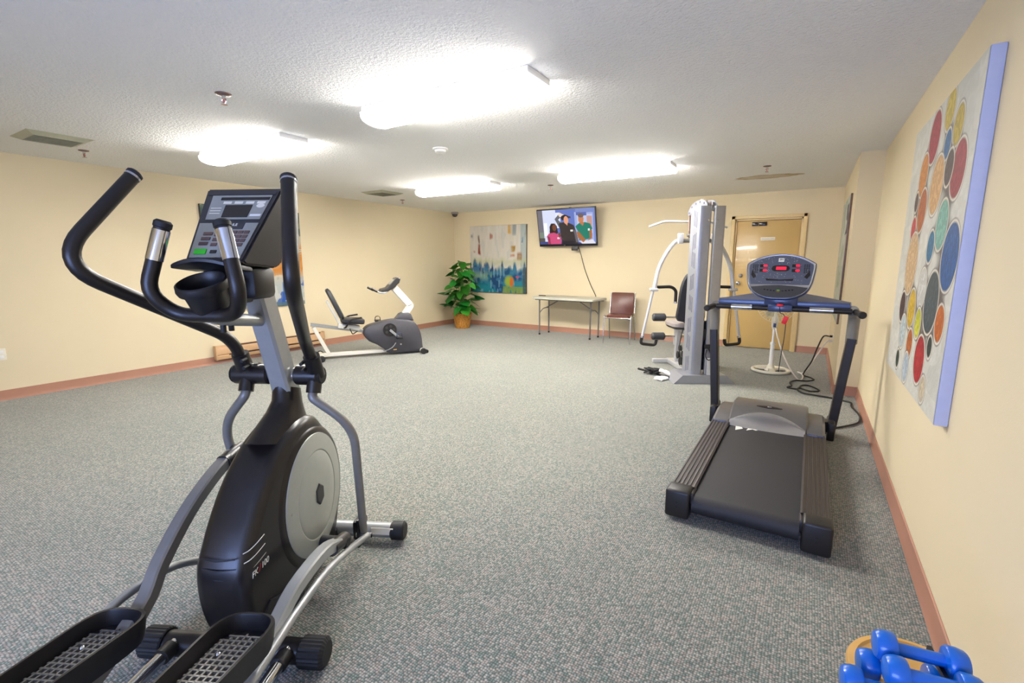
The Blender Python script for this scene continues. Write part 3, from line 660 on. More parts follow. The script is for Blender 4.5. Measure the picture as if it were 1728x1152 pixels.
m = MB().box((0, .40, .455), (.14, .30, .07), rot=Matrix.Rotation(-.18, 4, 'X'), bev=.012); m.tube([(0, .30, .45), (0, .12, .84)], .02, rect=(.12, .035)); m.build('seat_carriage', 'beige', t)
m = MB().slab(rr(.36, .32, .09, 6), [(-.03, .02), (-.018, 0), (.018, 0), (.03, .025)], lambda a, b, h: (a, .455 + b, .545 + h - .08 * b)); m.build('seat_pad', 'vinyl', t)
MB().slab(rr(.37, .31, .09, 6), [(0, 0), (.012, 0)], lambda a, b, h: (a, .455 + b, .507 + h - .08 * b)).build('seat_shell', 'black', t)
bp = [(-.14, -.22), (.14, -.22), (.175, -.1), (.165, .08), (.12, .2), (.07, .235), (-.07, .235), (-.12, .2), (-.165, .08), (-.175, -.1)]
bp = [(p.x, p.y) for p in catmull([(a, b, 0) for a, b in bp], 4, True)]
MB().slab(bp, [(-.03, .02), (-.015, 0), (.018, 0), (.032, .03)], lambda a, b, h: (a, .225 - .40 * b + h * .92, .785 + b * .92 + h * .4 + .25 * a * a)).build('backrest', 'vinyl', t)
for sx in (-1, 1):
    MB().tube([(sx * .1, .33, .45), (sx * .22, .34, .47), (sx * .235, .40, .58), (sx * .235, .56, .60)], .0125, 10, .05).build('side_handle', 'foam', t)
MB().tube([(.13, .40, .44), (.17, .43, .36), (.15, .50, .40)], .007, 8, .02).build('adjusting_lever', 'black', t)
body = catmull([(a, b, 0) for a, b in ((.595, .335), (.60, .40), (.66, .455), (.80, .495), (.95, .525), (1.12, .535), (1.30, .505), (1.39, .42), (1.44, .28), (1.455, .14), (1.44, .035), (1.2, .03), (.96, .028), (.88, .09), (.78, .17), (.66, .235))], 3, True)
MB().slab([(p.x, p.y) for p in body], [(-.115, .03), (-.10, .006), (-.08, 0), (.08, 0), (.10, .006), (.115, .03)], SIDE).build('drive_shell', 'grey', t)
MB().slab([(1.05, .52), (1.34, .50), (1.30, .60), (1.265, .625), (1.17, .625), (1.13, .61)], [(-.075, .02), (-.06, 0), (.06, 0), (.075, .02)], SIDE).build('column_cover', 'grey', t)
MB().tube([(0, 1.215, .60), (0, 1.31, .725), (0, 1.075, 1.0)], .04, rect=(.075, .10), up=(0, .55, -.83), rad=.02).build('console_mast', 'beige', t)
MB().slab([(.86, .955), (.88, .985), (.96, 1.005), (1.09, 1.145), (1.13, 1.155), (1.15, 1.135), (1.13, 1.075), (1.02, .985), (.95, .95)], [(-.13, .012), (-.12, 0), (.12, 0), (.13, .012)], SIDE).build('console', 'darkpanel', t)
MB().box((0, 1.03, 1.088), (.17, .10, .006), rot=Matrix.Rotation(.82, 4, 'X'), bev=.002).build('display', 'tabletop', t)
for sx in (-1, 1):
    MB().tube([(sx * .06, .99, .97), (sx * .15, .92, .93), (sx * .19, .80, .95), (sx * .19, .72, 1.0)], .011, 10, .05).build('handlebar', 'silver', t)
    MB().tube([(sx * .19, .80, .958), (sx * .19, .715, 1.006)], .0165, 10).build('grip', 'foam', t)
MB().cyl((.114, .965, .385), (.119, .965, .385), .10, 28).build('crank_cover', 'black', t)
m = MB()
for i in range(5):
    a = i * 1.2566; m.cyl((.118, .965 + .055 * math.cos(a), .385 + .055 * math.sin(a)), (.123, .965 + .055 * math.cos(a), .385 + .055 * math.sin(a)), .02, 12)
m.build('cover_ribs', 'darkpanel', t)
for sx, yy, zz in ((1, 1.085, .275), (-1, .845, .495)):
    g = MB().tube([(sx * .13, .965, .385), (sx * .145, yy, zz)], .014, rect=(.02, .034)).build('crank', 'silver', t)
    q = MB().box((sx * .205, yy, zz), (.10, .09, .028), bev=.008).build('pedal', 'black', t)
    MB().tube([(sx * .205, yy - .04, zz), (sx * .205, yy - .035, zz + .07), (sx * .205, yy + .035, zz + .07), (sx * .205, yy + .04, zz)], .01, rect=(.035, .006), rad=.04).build('pedal_strap', 'blueplastic' if sx > 0 else 'rubber', q)
MB().tube(catmull([(.116, .86, .075), (.1165, .93, .09), (.1165, 1.0, .13), (.116, 1.045, .19)]), .004, rect=(.006, .014)).build('silver_stripe', 'trim', t)
MB().box((.1155, 1.03, .085), (.002, .05, .012)).build('badge', 'wood', t)
MB().cyl((.114, 1.12, .16), (.12, 1.12, .16), .012, 12).build('bolt', 'silver', t)

# ------------------------------------------------------------------ multi station gym; local x right, y away from the camera
t = thing('home_gym', 'tall silver weight machine with twin shrouds standing before the tan door', 'weight machine', (-.93, 5.652, 0), math.atan2(.53, .848))
MB().slab([(-.35, 0.0), (.35, 0.0), (.25, .10), (-.25, .10)], [(.0, 0), (.36, 0)], lambda a, b, h: (a, h, b + .001)).build('base_foot', 'gym', t)
MB().box((0, .78, .035), (.10, .86, .06), bev=.006).build('floor_beam', 'gymlight', t)
MB().box((0, 1.18, .03), (.5, .07, .055), bev=.006).build('front_foot', 'gymlight', t)
for sx, x0, x1 in ((-1, -.155, -.022), (1, .014, .147)):
    xa, xb = (x0, x1)
    c = .045
    out = [(xa, .30), (xa, .05 + c), (xa + c * .3, .05 + c * .3), (xa + c, .05), (xb - .012, .05), (xb, .062), (xb, .09), (xb - .01, .09)] if sx < 0 else [(xb, .30), (xb, .05 + c), (xb - c * .3, .05 + c * .3), (xb - c, .05), (xa + .012, .05), (xa, .062), (xa, .09), (xa + .01, .09)]
    inn = [(xb - .01, .064), (xa + c, .06), (xa + .018, .10), (xa + .010, .30)] if sx < 0 else [(xa + .01, .064), (xb - c, .06), (xb - .018, .10), (xb - .010, .30)]
    g = MB().slab(out + inn, [(.10, 0), (1.985, 0)]).build('weight_shroud', 'gym', t, 30)
    for i in range(8):
        z = 1.84 - i * .225 - (.0 if i < 4 else .04); sm = MB()
        for j in range(3):
            xo = (xa - .0006) if sx < 0 else (xb + .0006)
            sm.box((xo, .112 + j * .04, z - j * .012 * (1 if i % 2 else -1)), (.003, .008, .17))
        sm.build('vent_slot', 'slot', g)
    m = MB()
    for y in (.07, ): m.cyl(((xb if sx < 0 else xa) - sx * -.03 * 1, .051, 1.83), ((xb if sx < 0 else xa) + sx * .03, .045, 1.83), .008, 10)
    m.build('bolt', 'chrome', g)
m = MB()
for i in range(11): m.box((0, .19, .16 + i * .052), (.20, .11, .046), bev=.004)
for x in (-.07, .07): m.cyl((x, .19, .1), (x, .19, 1.95), .012, 10)
m.build('weight_stack', 'rubber', t)
MB().tube([(0, .36, .1), (0, .36, 1.98)], .03, rect=(.07, .07), up=(1, 0, 0)).build('main_upright', 'gymlight', t)
# top boom: two holed side plates with pulleys between
bo = [(.10, 1.95), (.12, 2.02), (.22, 2.065), (.38, 2.08), (.55, 2.06), (.66, 2.0), (.68, 1.95), (.62, 1.93), (.50, 1.98), (.34, 2.0), (.2, 1.94)]
bo = [(p.x, p.y) for p in catmull([(a, b, 0) for a, b in bo], 3, True)]
for x in (-.055, .047):
    g = MB().slab(bo, [(x, 0), (x + .008, 0)], SIDE).build('boom_plate', 'gym', t)
    m = MB()
    for y, z in ((.2, 2.03), (.32, 2.055), (.44, 2.05), (.56, 2.02), (.64, 1.96)): m.cyl((x - .002, y, z), (x + .010, y, z), .013, 12)
    m.build('plate_hole', 'slot', g)
for y, z in ((.18, 2.0), (.64, 1.96), (.40, 2.05)): MB().lathe([(0, -.014), (.05, -.014), (.04, 0), (.05, .014), (0, .014)], (0, y, z), (1, 0, 0), 20).build('pulley', 'pulley', t)
m = MB().tube([(-.055, .60, 1.93), (-.075, .52, 1.66)], .012, rect=(.035, .012)); m.tube([(.055, .60, 1.93), (.045, .52, 1.66)], .012, rect=(.035, .012)); m.build('hanger_link', 'brass', t)
MB().tube([(0, .62, 1.93), (0, .6, 1.835)], .006, 8).build('cable', 'cordblack', t)
MB().tube([(-.545, .6, 1.80), (-.36, .6, 1.865), (.22, .6, 1.85), (.40, .6, 1.79)], .0135, 10, .05).build('lat_bar', 'gymlight', t)
MB().cyl((-.19, .5, 1.63), (.19, .5, 1.63), .024, 14).build('press_axle', 'greymetal', t)
MB().cyl((-.13, .46, 1.69), (.13, .46, 1.69), .018, 12).build('upper_axle', 'greymetal', t)
for sx in (-1, 1):
    MB().box((sx * .20, .48, 1.655), (.06, .05, .12), bev=.006).build('pivot_bracket', 'gymlight', t)
    MB().tube(catmull([(sx * .19, .5, 1.64), (sx * .27, .5, 1.60), (sx * .37, .5, 1.45), (sx * .44, .5, 1.28), (sx * .475, .5, 1.06)], 5), .024, 12).build('press_arm', 'gymlight', t)
    MB().box((sx * .48, .5, 1.05), (.10, .06, .035), bev=.01).build('arm_joint', 'gymlight', t)
    g = MB().tube([(sx * .44, .5, 1.08), (sx * .27, .5, 1.085), (sx * .21, .5, 1.04), (sx * .21, .5, .90)], .019, 12, .06).build('press_handle', 'foam', t)
    MB().cyl((sx * .21, .5, .885), (sx * .21, .5, .905), .022, 12).build('handle_collar', 'chrome', g)
    MB().tube([(sx * .49, .5, 1.04), (sx * .60, .5, .46)], .0165, 10).build('lower_arm', 'gymlight', t)
    g = MB().tube([(sx * .598, .5, .47), (sx * .615, .5, .385), (sx * .43, .5, .365), (sx * .42, .5, .44)], .019, 12, .04).build('low_handle', 'foam', t)
    MB().cyl((sx * .594, .5, .485), (sx * .599, .5, .46), .022, 12).build('handle_collar', 'chrome', g)
bk = [(-.15, 0), (.15, 0), (.165, .18), (.15, .42), (.10, .56), (.05, .585), (-.05, .585), (-.10, .56), (-.15, .42), (-.165, .18)]
bk = [(p.x, p.y) for p in catmull([(a, b, 0) for a, b in bk], 3, True)]
MB().slab(bk, [(0, .012), (.012, 0), (.045, 0), (.06, .02)], lambda a, b, h: (a, .53 - b * .1 + h, .66 + b)).build('back_pad', 'vinyl', t)
st = [(p.x, p.y) for p in catmull([(a, b, 0) for a, b in ((-.15, .58), (.15, .58), (.19, .75), (.18, .92), (.10, .99), (-.10, .99), (-.18, .92), (-.19, .75))], 4, True)]
MB().slab(st, [(.565, .02), (.578, 0), (.615, 0), (.63, .02)]).build('seat_pad', 'pulley', t)
MB().slab(st, [(.545, .03), (.566, .004)]).build('seat_base', 'darkpanel', t)
m = MB().tube([(0, .40, .48), (0, .95, .53)], .03, rect=(.06, .06)); m.tube([(0, .93, .53), (0, .95, .07)], .03, rect=(.06, .06), up=(1, 0, 0)); m.build('seat_frame', 'gymlight', t)
MB().tube([(0, 1.0, .58), (0, 1.02, .28)], .02, rect=(.05, .05), up=(1, 0, 0)).build('leg_lever', 'gymlight', t)
for z in (.655, .40):
    MB().cyl((-.34, 1.0, z), (.34, 1.0, z), .012, 10).build('roller_rod', 'chrome', t)
    for sx in (-1, 1): MB().cyl((sx * .16, 1.0, z), (sx * .33, 1.0, z), .052, 20, bev=.014).build('foam_roller', 'vinyl', t)
m = MB()
for y, z, r in ((.62, .14, .055), (.72, .20, .05), (.55, .24, .045), (.66, .30, .04)): m.lathe([(0, -.012), (r, -.012), (r * .8, 0), (r, .012), (0, .012)], (-.06, y, z), (1, 0, 0), 18)
m.build('low_pulley', 'rubber', t)
MB().tube([(-.06, .62, .16), (-.06, .70, .32), (-.05, .5, .9), (-.04, .42, 1.9)], .005, 6).build('cable', 'cordblack', t)
m = MB().tube([(-.0, .1, .62), (.0, .1, .5)], .012, rect=(.03, .06)); m.tube(catmull([(.03, .045, .43), (.06, .03, .36), (.09, .03, .30), (.08, .04, .2), (.10, .03, .12)]), .008, 6); m.box((.06, .035, .43), (.14, .03, .05), bev=.006); m.tube(catmull([(.01, .02, .4), (.0, .01, .32), (.03, .0, .28), (.08, .01, .3)]), .006, 6)
m.build('rear_pulley_bracket', 'rubber', t)
MB().box((.055, .03, .2), (.06, .02, .2), bev=.006).build('rear_column', 'gymlight', t)

# gloves and jump rope on the carpet
t = thing('workout_gloves', 'pair of white workout gloves on carpet beside the weight machine foot', 'gloves', (-1.40, 5.63, 0), .6)
def glove(off, rz, up):
    m = MB(); m.slab([(p.x, p.y) for p in catmull([(a, b, 0) for a, b in ((-.045, -.05), (.04, -.05), (.055, .0), (.045, .05), (-.045, .05), (-.05, 0))], 3, True)], [(0.002, .01), (.012, 0), (.026, 0), (.036, .012)])
    for i in range(4):
        x = -.036 + i * .024; m.tube([(x, .045, .018), (x * 1.25, .085 + .01 * (i in (1, 2)), .020), (x * 1.3, .105, .012)], .0115, 8, .02)
    m.tube([(.045, -.01, .018), (.075, .02, .02), (.08, .05, .014)], .012, 8, .02)
    g = m.build('glove', 'glove', t, loc=off, rot=(up, 0, rz))
    MB().box((0, -.075, .018), (.085, .06, .03), bev=.01).build('cuff', 'vinyl', g)
glove((.0, -.02, 0), 2.2, 0); glove((.10, .10, .03), 1.1, .35)
pts = []
rr_ = random.Random(3)
for i in range(34):
    a = i * 1.1; q = .055 + .035 * math.sin(i * 2.3)
    pts.append((-1.57 + q * math.cos(a) * 1.2, 5.83 + q * math.sin(a), .018 + .05 * abs(math.sin(i * .7))))
m = MB(); m.tube(catmull([(-1.80, 5.99, .012), (-1.69, 5.93, .014)] + pts + [(-1.50, 5.80, .012), (-1.41, 5.755, .012)], 3), .0095, 7)
tag(m.build('jump_rope', 'cordblack'), 'tangled black jump rope lying on the carpet left of the gloves', 'jump rope')
MB().cyl((-1.80, 5.99, .014), (-1.715, 5.945, .014), .013, 10).build('handle', 'cordblack', bpy.data.objects['jump_rope'])

# ------------------------------------------------------------------ pedestal fan and cords
t = thing('pedestal_fan', 'cream pedestal fan with round ring base behind the treadmill', 'fan', (-.335, 6.76, 0), .15)
m = MB(); m.tube([(.205 * math.cos(a), .205 * math.sin(a), .024) for a in np.linspace(0, 2 * PI, 37)[:-1]], .02, 10, closed=True)
m.build('base_ring', 'cream', t)
m = MB(); 
for a in (0.6, 2.7, 4.75): m.tube([(0, 0, .045), (.19 * math.cos(a), .19 * math.sin(a), .026)], .012, rect=(.07, .018))
m.lathe([(0, .02), (.07, .02), (.05, .05), (.032, .10), (.0, .10)], n=20); m.build('base_arms', 'cream', t)
m = MB().cyl((0, 0, .09), (0, 0, .36), .024, 16); m.cyl((0, 0, .35), (0, 0, .38), .03, 16); m.cyl((0, 0, .37), (0, 0, .56), .014, 14); m.build('pole', 'white', t)
MB().slab(rr(.075, .06, .02), [(.54, .02), (.58, .006), (.68, 0), (.73, .012)]).build('control_box', 'cream', t)
MB().box((0, -.032, .6), (.03, .006, .05), bev=.003).build('control_knob', 'blueplastic', t)
m = MB().cyl((0, .10, .86), (0, -.05, .86), .05, 20, bev=.012); m.tube([(0, .02, .72), (0, .03, .86)], .022, 10); m.build('motor', 'cream', t)
m = MB()
for R_, y in ((.215, -.085), (.215, -.075), (.16, -.125), (.10, -.14)):
    m.tube([(R_ * math.cos(a), y, .86 + R_ * math.sin(a)) for a in np.linspace(0, 2 * PI, 33)[:-1]], .003, 5, closed=True)
for i in range(36):
    a = i * PI / 18; c_, s_ = math.cos(a), math.sin(a)
    m.tube([(.05 * c_, -.143, .86 + .05 * s_), (.12 * c_, -.14, .86 + .12 * s_), (.18 * c_, -.118, .86 + .18 * s_), (.213 * c_, -.082, .86 + .213 * s_)], .0016, 4)
    m.tube([(.05 * c_, .0, .86 + .05 * s_), (.13 * c_, -.02, .86 + .13 * s_), (.213 * c_, -.078, .86 + .213 * s_)], .0016, 4)
m.build('grille', 'mesh', t)['kind'] = 'stuff'
for i in range(3):
    a0 = i * 2 * PI / 3; m = MB(); vs = []
    for r, da in ((.03, -.4), (.10, -.5), (.17, -.35), (.185, 0), (.15, .35), (.08, .3), (.03, .3)): vs.append((r * math.cos(a0 + da), -.10 + .06 * da, .86 + r * math.sin(a0 + da)))
    m.poly(vs); bmesh.ops.solidify(m.bm, geom=m.bm.faces[:], thickness=.002); m.build('blade', 'mesh', t)
MB().lathe([(0, -.148), (.05, -.146), (.05, -.14), (0, -.138)], (0, 0, .86), (0, 1, 0), 18).build('hub_badge', 'cream', t)
tag(MB().tube(catmull([(-.315, 6.71, .56), (-.27, 6.60, .44), (-.20, 6.48, .28), (-.11, 6.43, .12), (-.02, 6.42, .012), (.02, 6.50, .010), (.015, 6.75, .010), (-.035, 6.88, .010), (.03, 6.80, .03), (.12, 6.9, .18), (.22, 7.06, .36), (.265, 7.165, .394)], 5), .0085, 7).build('fan_cord', 'cordwhite'), 'white fan cord sagging from the fan to the wall outlet', 'cord')
MB().box((.285, 7.17, .394), (.034, .026, .026), bev=.005).build('plug', 'cordwhite', bpy.data.objects['fan_cord'])
tag(MB().tube(catmull([(.26, 7.225, .446), (.20, 7.12, .45), (.15, 6.95, .34), (.10, 6.80, .18), (.03, 6.72, .04), (.035, 6.68, .014), (.10, 6.61, .011), (.135, 6.50, .011), (.06, 6.39, .011), (-.04, 6.36, .011), (-.098, 6.23, .011), (-.075, 6.05, .011), (-.115, 5.95, .011), (-.03, 5.92, .011), (-.005, 6.0, .011), (.02, 6.13, .012), (.095, 6.15, .012), (.185, 5.97, .012), (.10, 5.885, .013), (.0, 5.91, .026), (-.012, 5.86, .013), (.04, 5.77, .011), (.14, 5.74, .011), (.27, 5.71, .011), (.38, 5.66, .011), (.445, 5.60, .011), (.44, 5.46, .011), (.475, 5.25, .011), (.482, 5.07, .011), (.45, 4.90, .011), (.37, 4.77, .011), (.285, 4.66, .011)], 5), .0085, 7).build('power_cord', 'cordblack'), 'black treadmill power cord looping over the carpet to the wall outlet', 'cord')
MB().box((.285, 7.225, .446), (.034, .026, .026), bev=.005).build('plug', 'cordblack', bpy.data.objects['power_cord'])

# ------------------------------------------------------------------ treadmill; local x right, y forward (away)
t = thing('treadmill', 'black treadmill with lit red console facing the camera by right wall', 'treadmill', (-.187, 2.49, 0))
m = MB()
bl = [(.0 + .055 * (1 - math.sin(a)) - .0, .098 + .055 * math.cos(a)) for a in np.linspace(PI, 0, 9)]
bl = [(.045 - .05 * math.sin(a) + .0, .10 - .05 * math.cos(a)) for a in np.linspace(0, PI, 9)] + [(1.62, .15), (1.62, .05)]
m.slab(bl, [(-.245, 0), (.245, 0)], SIDE).build('running_belt', 'belt', t)
MB().box((0, .9, .085), (.50, 1.5, .05)).build('deck', 'black', t)
m = MB(); m.poly([(-.19, 1.25, .1512), (-.145, 1.31, .1512), (-.165, 1.36, .1512), (-.20, 1.36, .1512)]); m.poly([(-.12, 1.28, .1512), (-.08, 1.33, .1512), (-.07, 1.36, .1512), (-.11, 1.36, .1512)]); m.poly([(-.10, 1.34, .1514), (-.06, 1.31, .1514), (-.045, 1.325, .1514), (-.09, 1.36, .1514)])
m.build('belt_logo', 'label', t)
for sx in (-1, 1):
    rp_ = [(.252, .06), (.372, .06), (.375, .15)] 
    for i in range(6): x = .37 - i * .0215; rp_ += [(x, .168), (x - .009, .170), (x - .011, .1655), (x - .019, .1655)]
    rp_ += [(.252, .168), (.248, .155)]
    m = MB(); m.slab([(sx * a, b) for a, b in rp_], [(.095, 0), (1.50, 0)], lambda a, b, h: (a, h, b)); m.build('foot_rail', 'rail', t, 25)
    g = MB().box((sx * .318, .045, .098), (.125, .115, .155), bev=.014, seg=3).build('rear_end_cap', 'black', t)
    m = MB()
    for dz in (-.012, .012): m.cyl((sx * .318, -.014, .10 + dz), (sx * .318, -.011, .10 + dz), .007, 10)
    m.build('screw', 'rubber', g)
    MB().box((sx * .251, .075, .13), (.02, .10, .06), bev=.008).build('belt_guide', 'rail', t)
    MB().cyl((sx * .3, 1.72, .03), (sx * .34, 1.72, .03), .03, 16).build('front_wheel', 'rubber', t)
MB().box((0, .2, .035), (.5, .05, .06), bev=.005).build('cross_member', 'rubber', t)
# motor hood: raised centre and lower shoulders
hp = [(1.36, .152), (1.39, .180), (1.55, .235), (1.72, .262), (1.86, .245), (1.91, .18), (1.91, .05), (1.40, .05)]
hp2 = [(1.36, .156), (1.40, .182), (1.62, .205), (1.86, .19), (1.89, .15), (1.89, .05), (1.40, .05)]
m = MB(); m.slab(hp, [(-.262, .012), (-.25, 0), (.25, 0), (.262, .012)], SIDE); m.build('motor_hood', 'hood', t, 30)
for sx in (-1, 1):
    m = MB(); m.slab(hp2, [(sx * .262, 0), (sx * .355, 0), (sx * .372, .012)], SIDE); m.build('hood_shoulder', 'hood', t, 30)
    MB().box((sx * .317, 1.354, .162), (.108, .014, .022), bev=.003).build('hood_edge_strip', 'blueplastic', t)
m = MB(); ns = 16; up_, lo_ = [], []
for i in range(ns + 1):
    x = -.25 + .5 * i / ns; b = 1 - (x / .25) ** 2
    yb2 = 1.352 - .02 * b; yt = 1.39 + .145 * b; zt = np.interp(yt, [1.36, 1.39, 1.55, 1.72], [.152, .180, .235, .262]) + .004
    lo_.append((x, yb2, .150)); up_.append((x, yt, float(zt)))
for i in range(ns):
    mid = lambda j: tuple((np.array(lo_[j]) * .45 + np.array(up_[j]) * .55) + np.array([0, -.006, .012]))
    m.poly([lo_[i], lo_[i + 1], mid(i + 1), mid(i)]); m.poly([mid(i), mid(i + 1), up_[i + 1], up_[i]])
bmesh.ops.remove_doubles(m.bm, verts=m.bm.verts, dist=1e-5); bmesh.ops.solidify(m.bm, geom=m.bm.faces[:], thickness=.003); m.build('curved_trim', 'trim', t, 60)
bd = MB().slab([(p.x, p.y) for p in catmull([(a, b, 0) for a, b in ((-.09, 0), (-.04, .014), (.0, .02), (.04, .014), (.09, 0), (.04, -.014), (0, -.02), (-.04, -.014))], 3, True)], [(0, 0), (.004, 0)], lambda a, b, h: (a, 1.64 + b, .2495 + b * .16 + h)).build('hood_badge', 'screen', t)
text('badge_lettering', 'BH', .022, 'label', bd, frame_m((0, 1.64, .2545), (1, 0, 0), (0, 1, .16)))
# uprights
for sx, xb_, xt in ((-1, -.435, -.492), (1, .425, .495)):
    MB().tube([(xb_, 1.965, .02), (xt, 1.965, .80)], .03, rect=(.062, .105), up=(0, 1, 0)).build('upright', 'foam', t)
    MB().box((xb_, 1.93, .075), (.05, .26, .14), bev=.01).build('upright_bracket', 'black', t)
    MB().box((xb_ * .93, 1.9, .1), (.06, .1, .08)).build('upright_joint', 'black', t)
    m = MB(); m.tube([(xt, 1.965, .76), (xt * 1.0, 1.95, .92), (xt, 1.92, .995), (xt * .96, 1.86, 1.02)], .040, 16, rad=.09, k=8); m.build('elbow_cover', 'greymetal', t)
    MB().tube([(xt * .98, 1.93, 1.015), (xt * 1.06, 1.70, 1.005)], .023, 14).build('side_grip', 'foam', t)
    MB().cyl((xt * 1.055, 1.715, 1.0055), (xt * 1.063, 1.693, 1.0045), .0265, 14, bev=.006).build('grip_cap', 'rubber', t)
    m = MB(); m.slab([(sx * .08, 1.86), (sx * .08, 2.10), (sx * .25, 2.08), (sx * .40, 2.0), (sx * .47, 1.95), (sx * .46, 1.865)], [(-.03, .005), (0, 0), (.018, .004)], lambda a, b, h: (a, b, 1.055 + .33 * (b - 1.86) * max(0, 1 - abs(a) / .55) + h)); m.build('console_wing', 'blueplastic', t)
    m = MB().cyl((sx * .20, 1.84, 1.015), (sx * .355, 1.84, 1.015), .0235, 14); m.build('pulse_sensor', 'chrome', t)
MB().cyl((-.47, 1.84, 1.015), (.47, 1.84, 1.015), .021, 14).build('cross_handlebar', 'foam', t)
MB().box((0, 1.83, 1.02), (.17, .05, .06), bev=.012).build('key_housing', 'blueplastic', t)
MB().box((0, 1.96, 1.075), (.24, .22, .11), bev=.02).build('console_base', 'blueplastic', t)
# console: rounded shield tilted back
o_ = Vector((-.022, 1.80, 1.105)); cx, cy = Vector((1, 0, 0)), Vector((0, .36, .93)).normalized(); cz = cx.cross(cy)   # cz points to the camera
CM = frame_m(o_, cx, cy)
shp = [(-.10, -.01), (-.185, .035), (-.222, .10), (-.238, .19), (-.243, .265), (-.225, .293), (-.13, .342), (0, .362), (.13, .342), (.225, .293), (.243, .265), (.238, .19), (.222, .10), (.185, .035), (.10, -.01), (0, -.02)]
shp = [(p.x, p.y) for p in catmull([(a, b, 0) for a, b in shp], 4, True)]
cf = lambda a, b, h: CM @ Vector((a, b, h))
con = MB().slab(shp, [(-.07, .04), (-.03, .006), (0, 0), (.012, .004), (.016, .012)], cf).build('console', 'blueplastic', t)
m = MB(); m.slab(shp, [(.0163, .010), (.020, .012), (.018, .017)], cf); m.build('console_rim', 'trim', con)
inn = [(a * .92, .085 + (b - .085) * .93) for a, b in shp if b > .085]
MB().slab(inn, [(.015, 0), (.0185, .002)], cf).build('console_face', 'face', con)
lip = [(a * .93, b * .9 + .008) for a, b in shp if b < .085 and a >= 0][::1]
lip = sorted([q for q in lip], key=lambda q: -q[1]); lip = lip + [(-a, b) for a, b in lip[::-1] if a > 1e-4] + [(-.10, .094), (0, .100), (.10, .094)]
m = MB(); m.slab(lip, [(.012, 0), (.022, .004)], cf); m.build('keypad', 'vinyl', con)
def ck(name, x, y, wd, hg, mt, h=.0195, th_=.002, r=.003): return MB().slab(rr(wd, hg, r, 2, x, y), [(h, 0), (h + th_, .0006)], cf).build(name, mt, con)
ck('display_window', 0, .235, .125, .048, 'screen', r=.022); 
m = MB(); m.slab(ell(.066, .026, 28, 0, .235), [(.0188, 0), (.0205, .002)], cf); m.build('display_ring', 'vinyl', con)
ck('main_readout', .004, .235, .07, .026, 'redled', .0215)
for x, y in ((-.12, .256), (-.12, .217), (.105, .257), (.105, .217)):
    ck('small_window', x, y, .055, .024, 'screen'); ck('small_readout', x + .012, y, .028, .018, 'redled', .0215)
for sx in (-1, 1):
    for i in range(6):
        for j in range(3): ck('programme_key', sx * .178 + (j - 1) * .014, .20 + i * .0125, .011, .008, 'screen', .0188)
lg = ck('logo_plate', 0, .305, .04, .032, 'label', r=.004)
text('logo_lettering', 'BH', .019, 'screen', lg, CM @ Matrix.Translation((0, .307, .0222)), shear=.2)
MB().slab([(-.09, .132), (.09, .132), (.10, .15), (0, .142), (-.10, .15)], [(.0185, 0), (.0205, 0)], cf).build('book_rest_slot', 'screen', con)
for sx in (-1, 1): MB().slab([(sx * .165, .165), (sx * .2, .22), (sx * .205, .18), (sx * .185, .15)], [(.0185, 0), (.0205, 0)], cf).build('speaker_slot', 'screen', con)
ck('start_key', 0, .052, .02, .009, 'green', .022, .003); ck('stop_key', 0, .040, .018, .006, 'red', .022, .003)
for i in range(4):
    for sx in (-1, 1): ck('speed_key', sx * (.03 + i * .022), .048 + .003 * i, .014, .008, 'screen', .022, .003)
# white speckle of dust on the console face
m = MB(); r5 = random.Random(5)
for i in range(150):
    x = r5.uniform(-.2, .19); y = r5.uniform(.11, .33)
    if abs(x) > .21 - abs(y - .22) * .5 or (y > .2 and abs(x) < .07 and y < .27): continue
    m.slab(rr(.003, .003, .0012, 1, x, y), [(.0186, 0), (.0192, 0)], cf)
m.build('dust_specks', 'label', con)['kind'] = 'stuff'
# safety key with lanyard and clip
MB().box((0, 1.80, 1.045), (.045, .03, .024), bev=.008).build('safety_key', 'red', t)
cl = MB().box((.045, 1.79, .93), (.036, .014, .062), rot=Matrix.Rotation(.3, 4, 'Y'), bev=.006).build('safety_clip', 'red', t)
MB().tube(catmull([(0, 1.79, 1.04), (.005, 1.787, .99), (.03, 1.787, .975), (.04, 1.79, .955)]), .003, 6).build('lanyard', 'cordblack', t)
MB().tube(catmull([(.052, 1.79, .90), (.05, 1.79, .78), (.04, 1.80, .66), (.03, 1.86, .5)]), .003, 6).build('lanyard', 'cordblack', t)

# ------------------------------------------------------------------ elliptical trainer; local x right, y forward
t = thing('elliptical_trainer', 'black and silver elliptical trainer nearest the camera at left', 'elliptical trainer', (-1.589, .714, 0), math.atan2(.46, .888))
m = MB().cyl((-.30, .015, .055), (.30, .015, .055), .041, 24); m.build('rear_stabilizer', 'gloss', t)
for sx in (-1, 1):
    rb = [(.0495 + (.0025 if i % 2 else 0)) for i in range(48)]
    m = MB(); pr = [(rb[i] * math.cos(2 * PI * i / 48), rb[i] * math.sin(2 * PI * i / 48)) for i in range(48)]
    m.slab(pr, [(sx * .245, .004), (sx * .25, 0), (sx * .325, 0), (sx * .335, .012)], lambda a, b, h: (h, a + .015, b + .055)); m.build('stabilizer_cap', 'rubber', t, 20)
MB().cyl((-.36, .775, .055), (.36, .775, .055), .037, 24).build('front_stabilizer', 'silver', t)
for sx in (-1, 1):
    MB().cyl((sx * .305, .775, .055), (sx * .375, .775, .055), .046, 24, bev=.008).build('stabilizer_cap', 'rubber', t)
    MB().box((sx * .145, .775, .065), (.05, .09, .10), bev=.014).build('stabilizer_clamp', 'black', t)
MB().box((.27, .7372, .068), (.11, .002, .035)).build('sticker', 'cream', t)
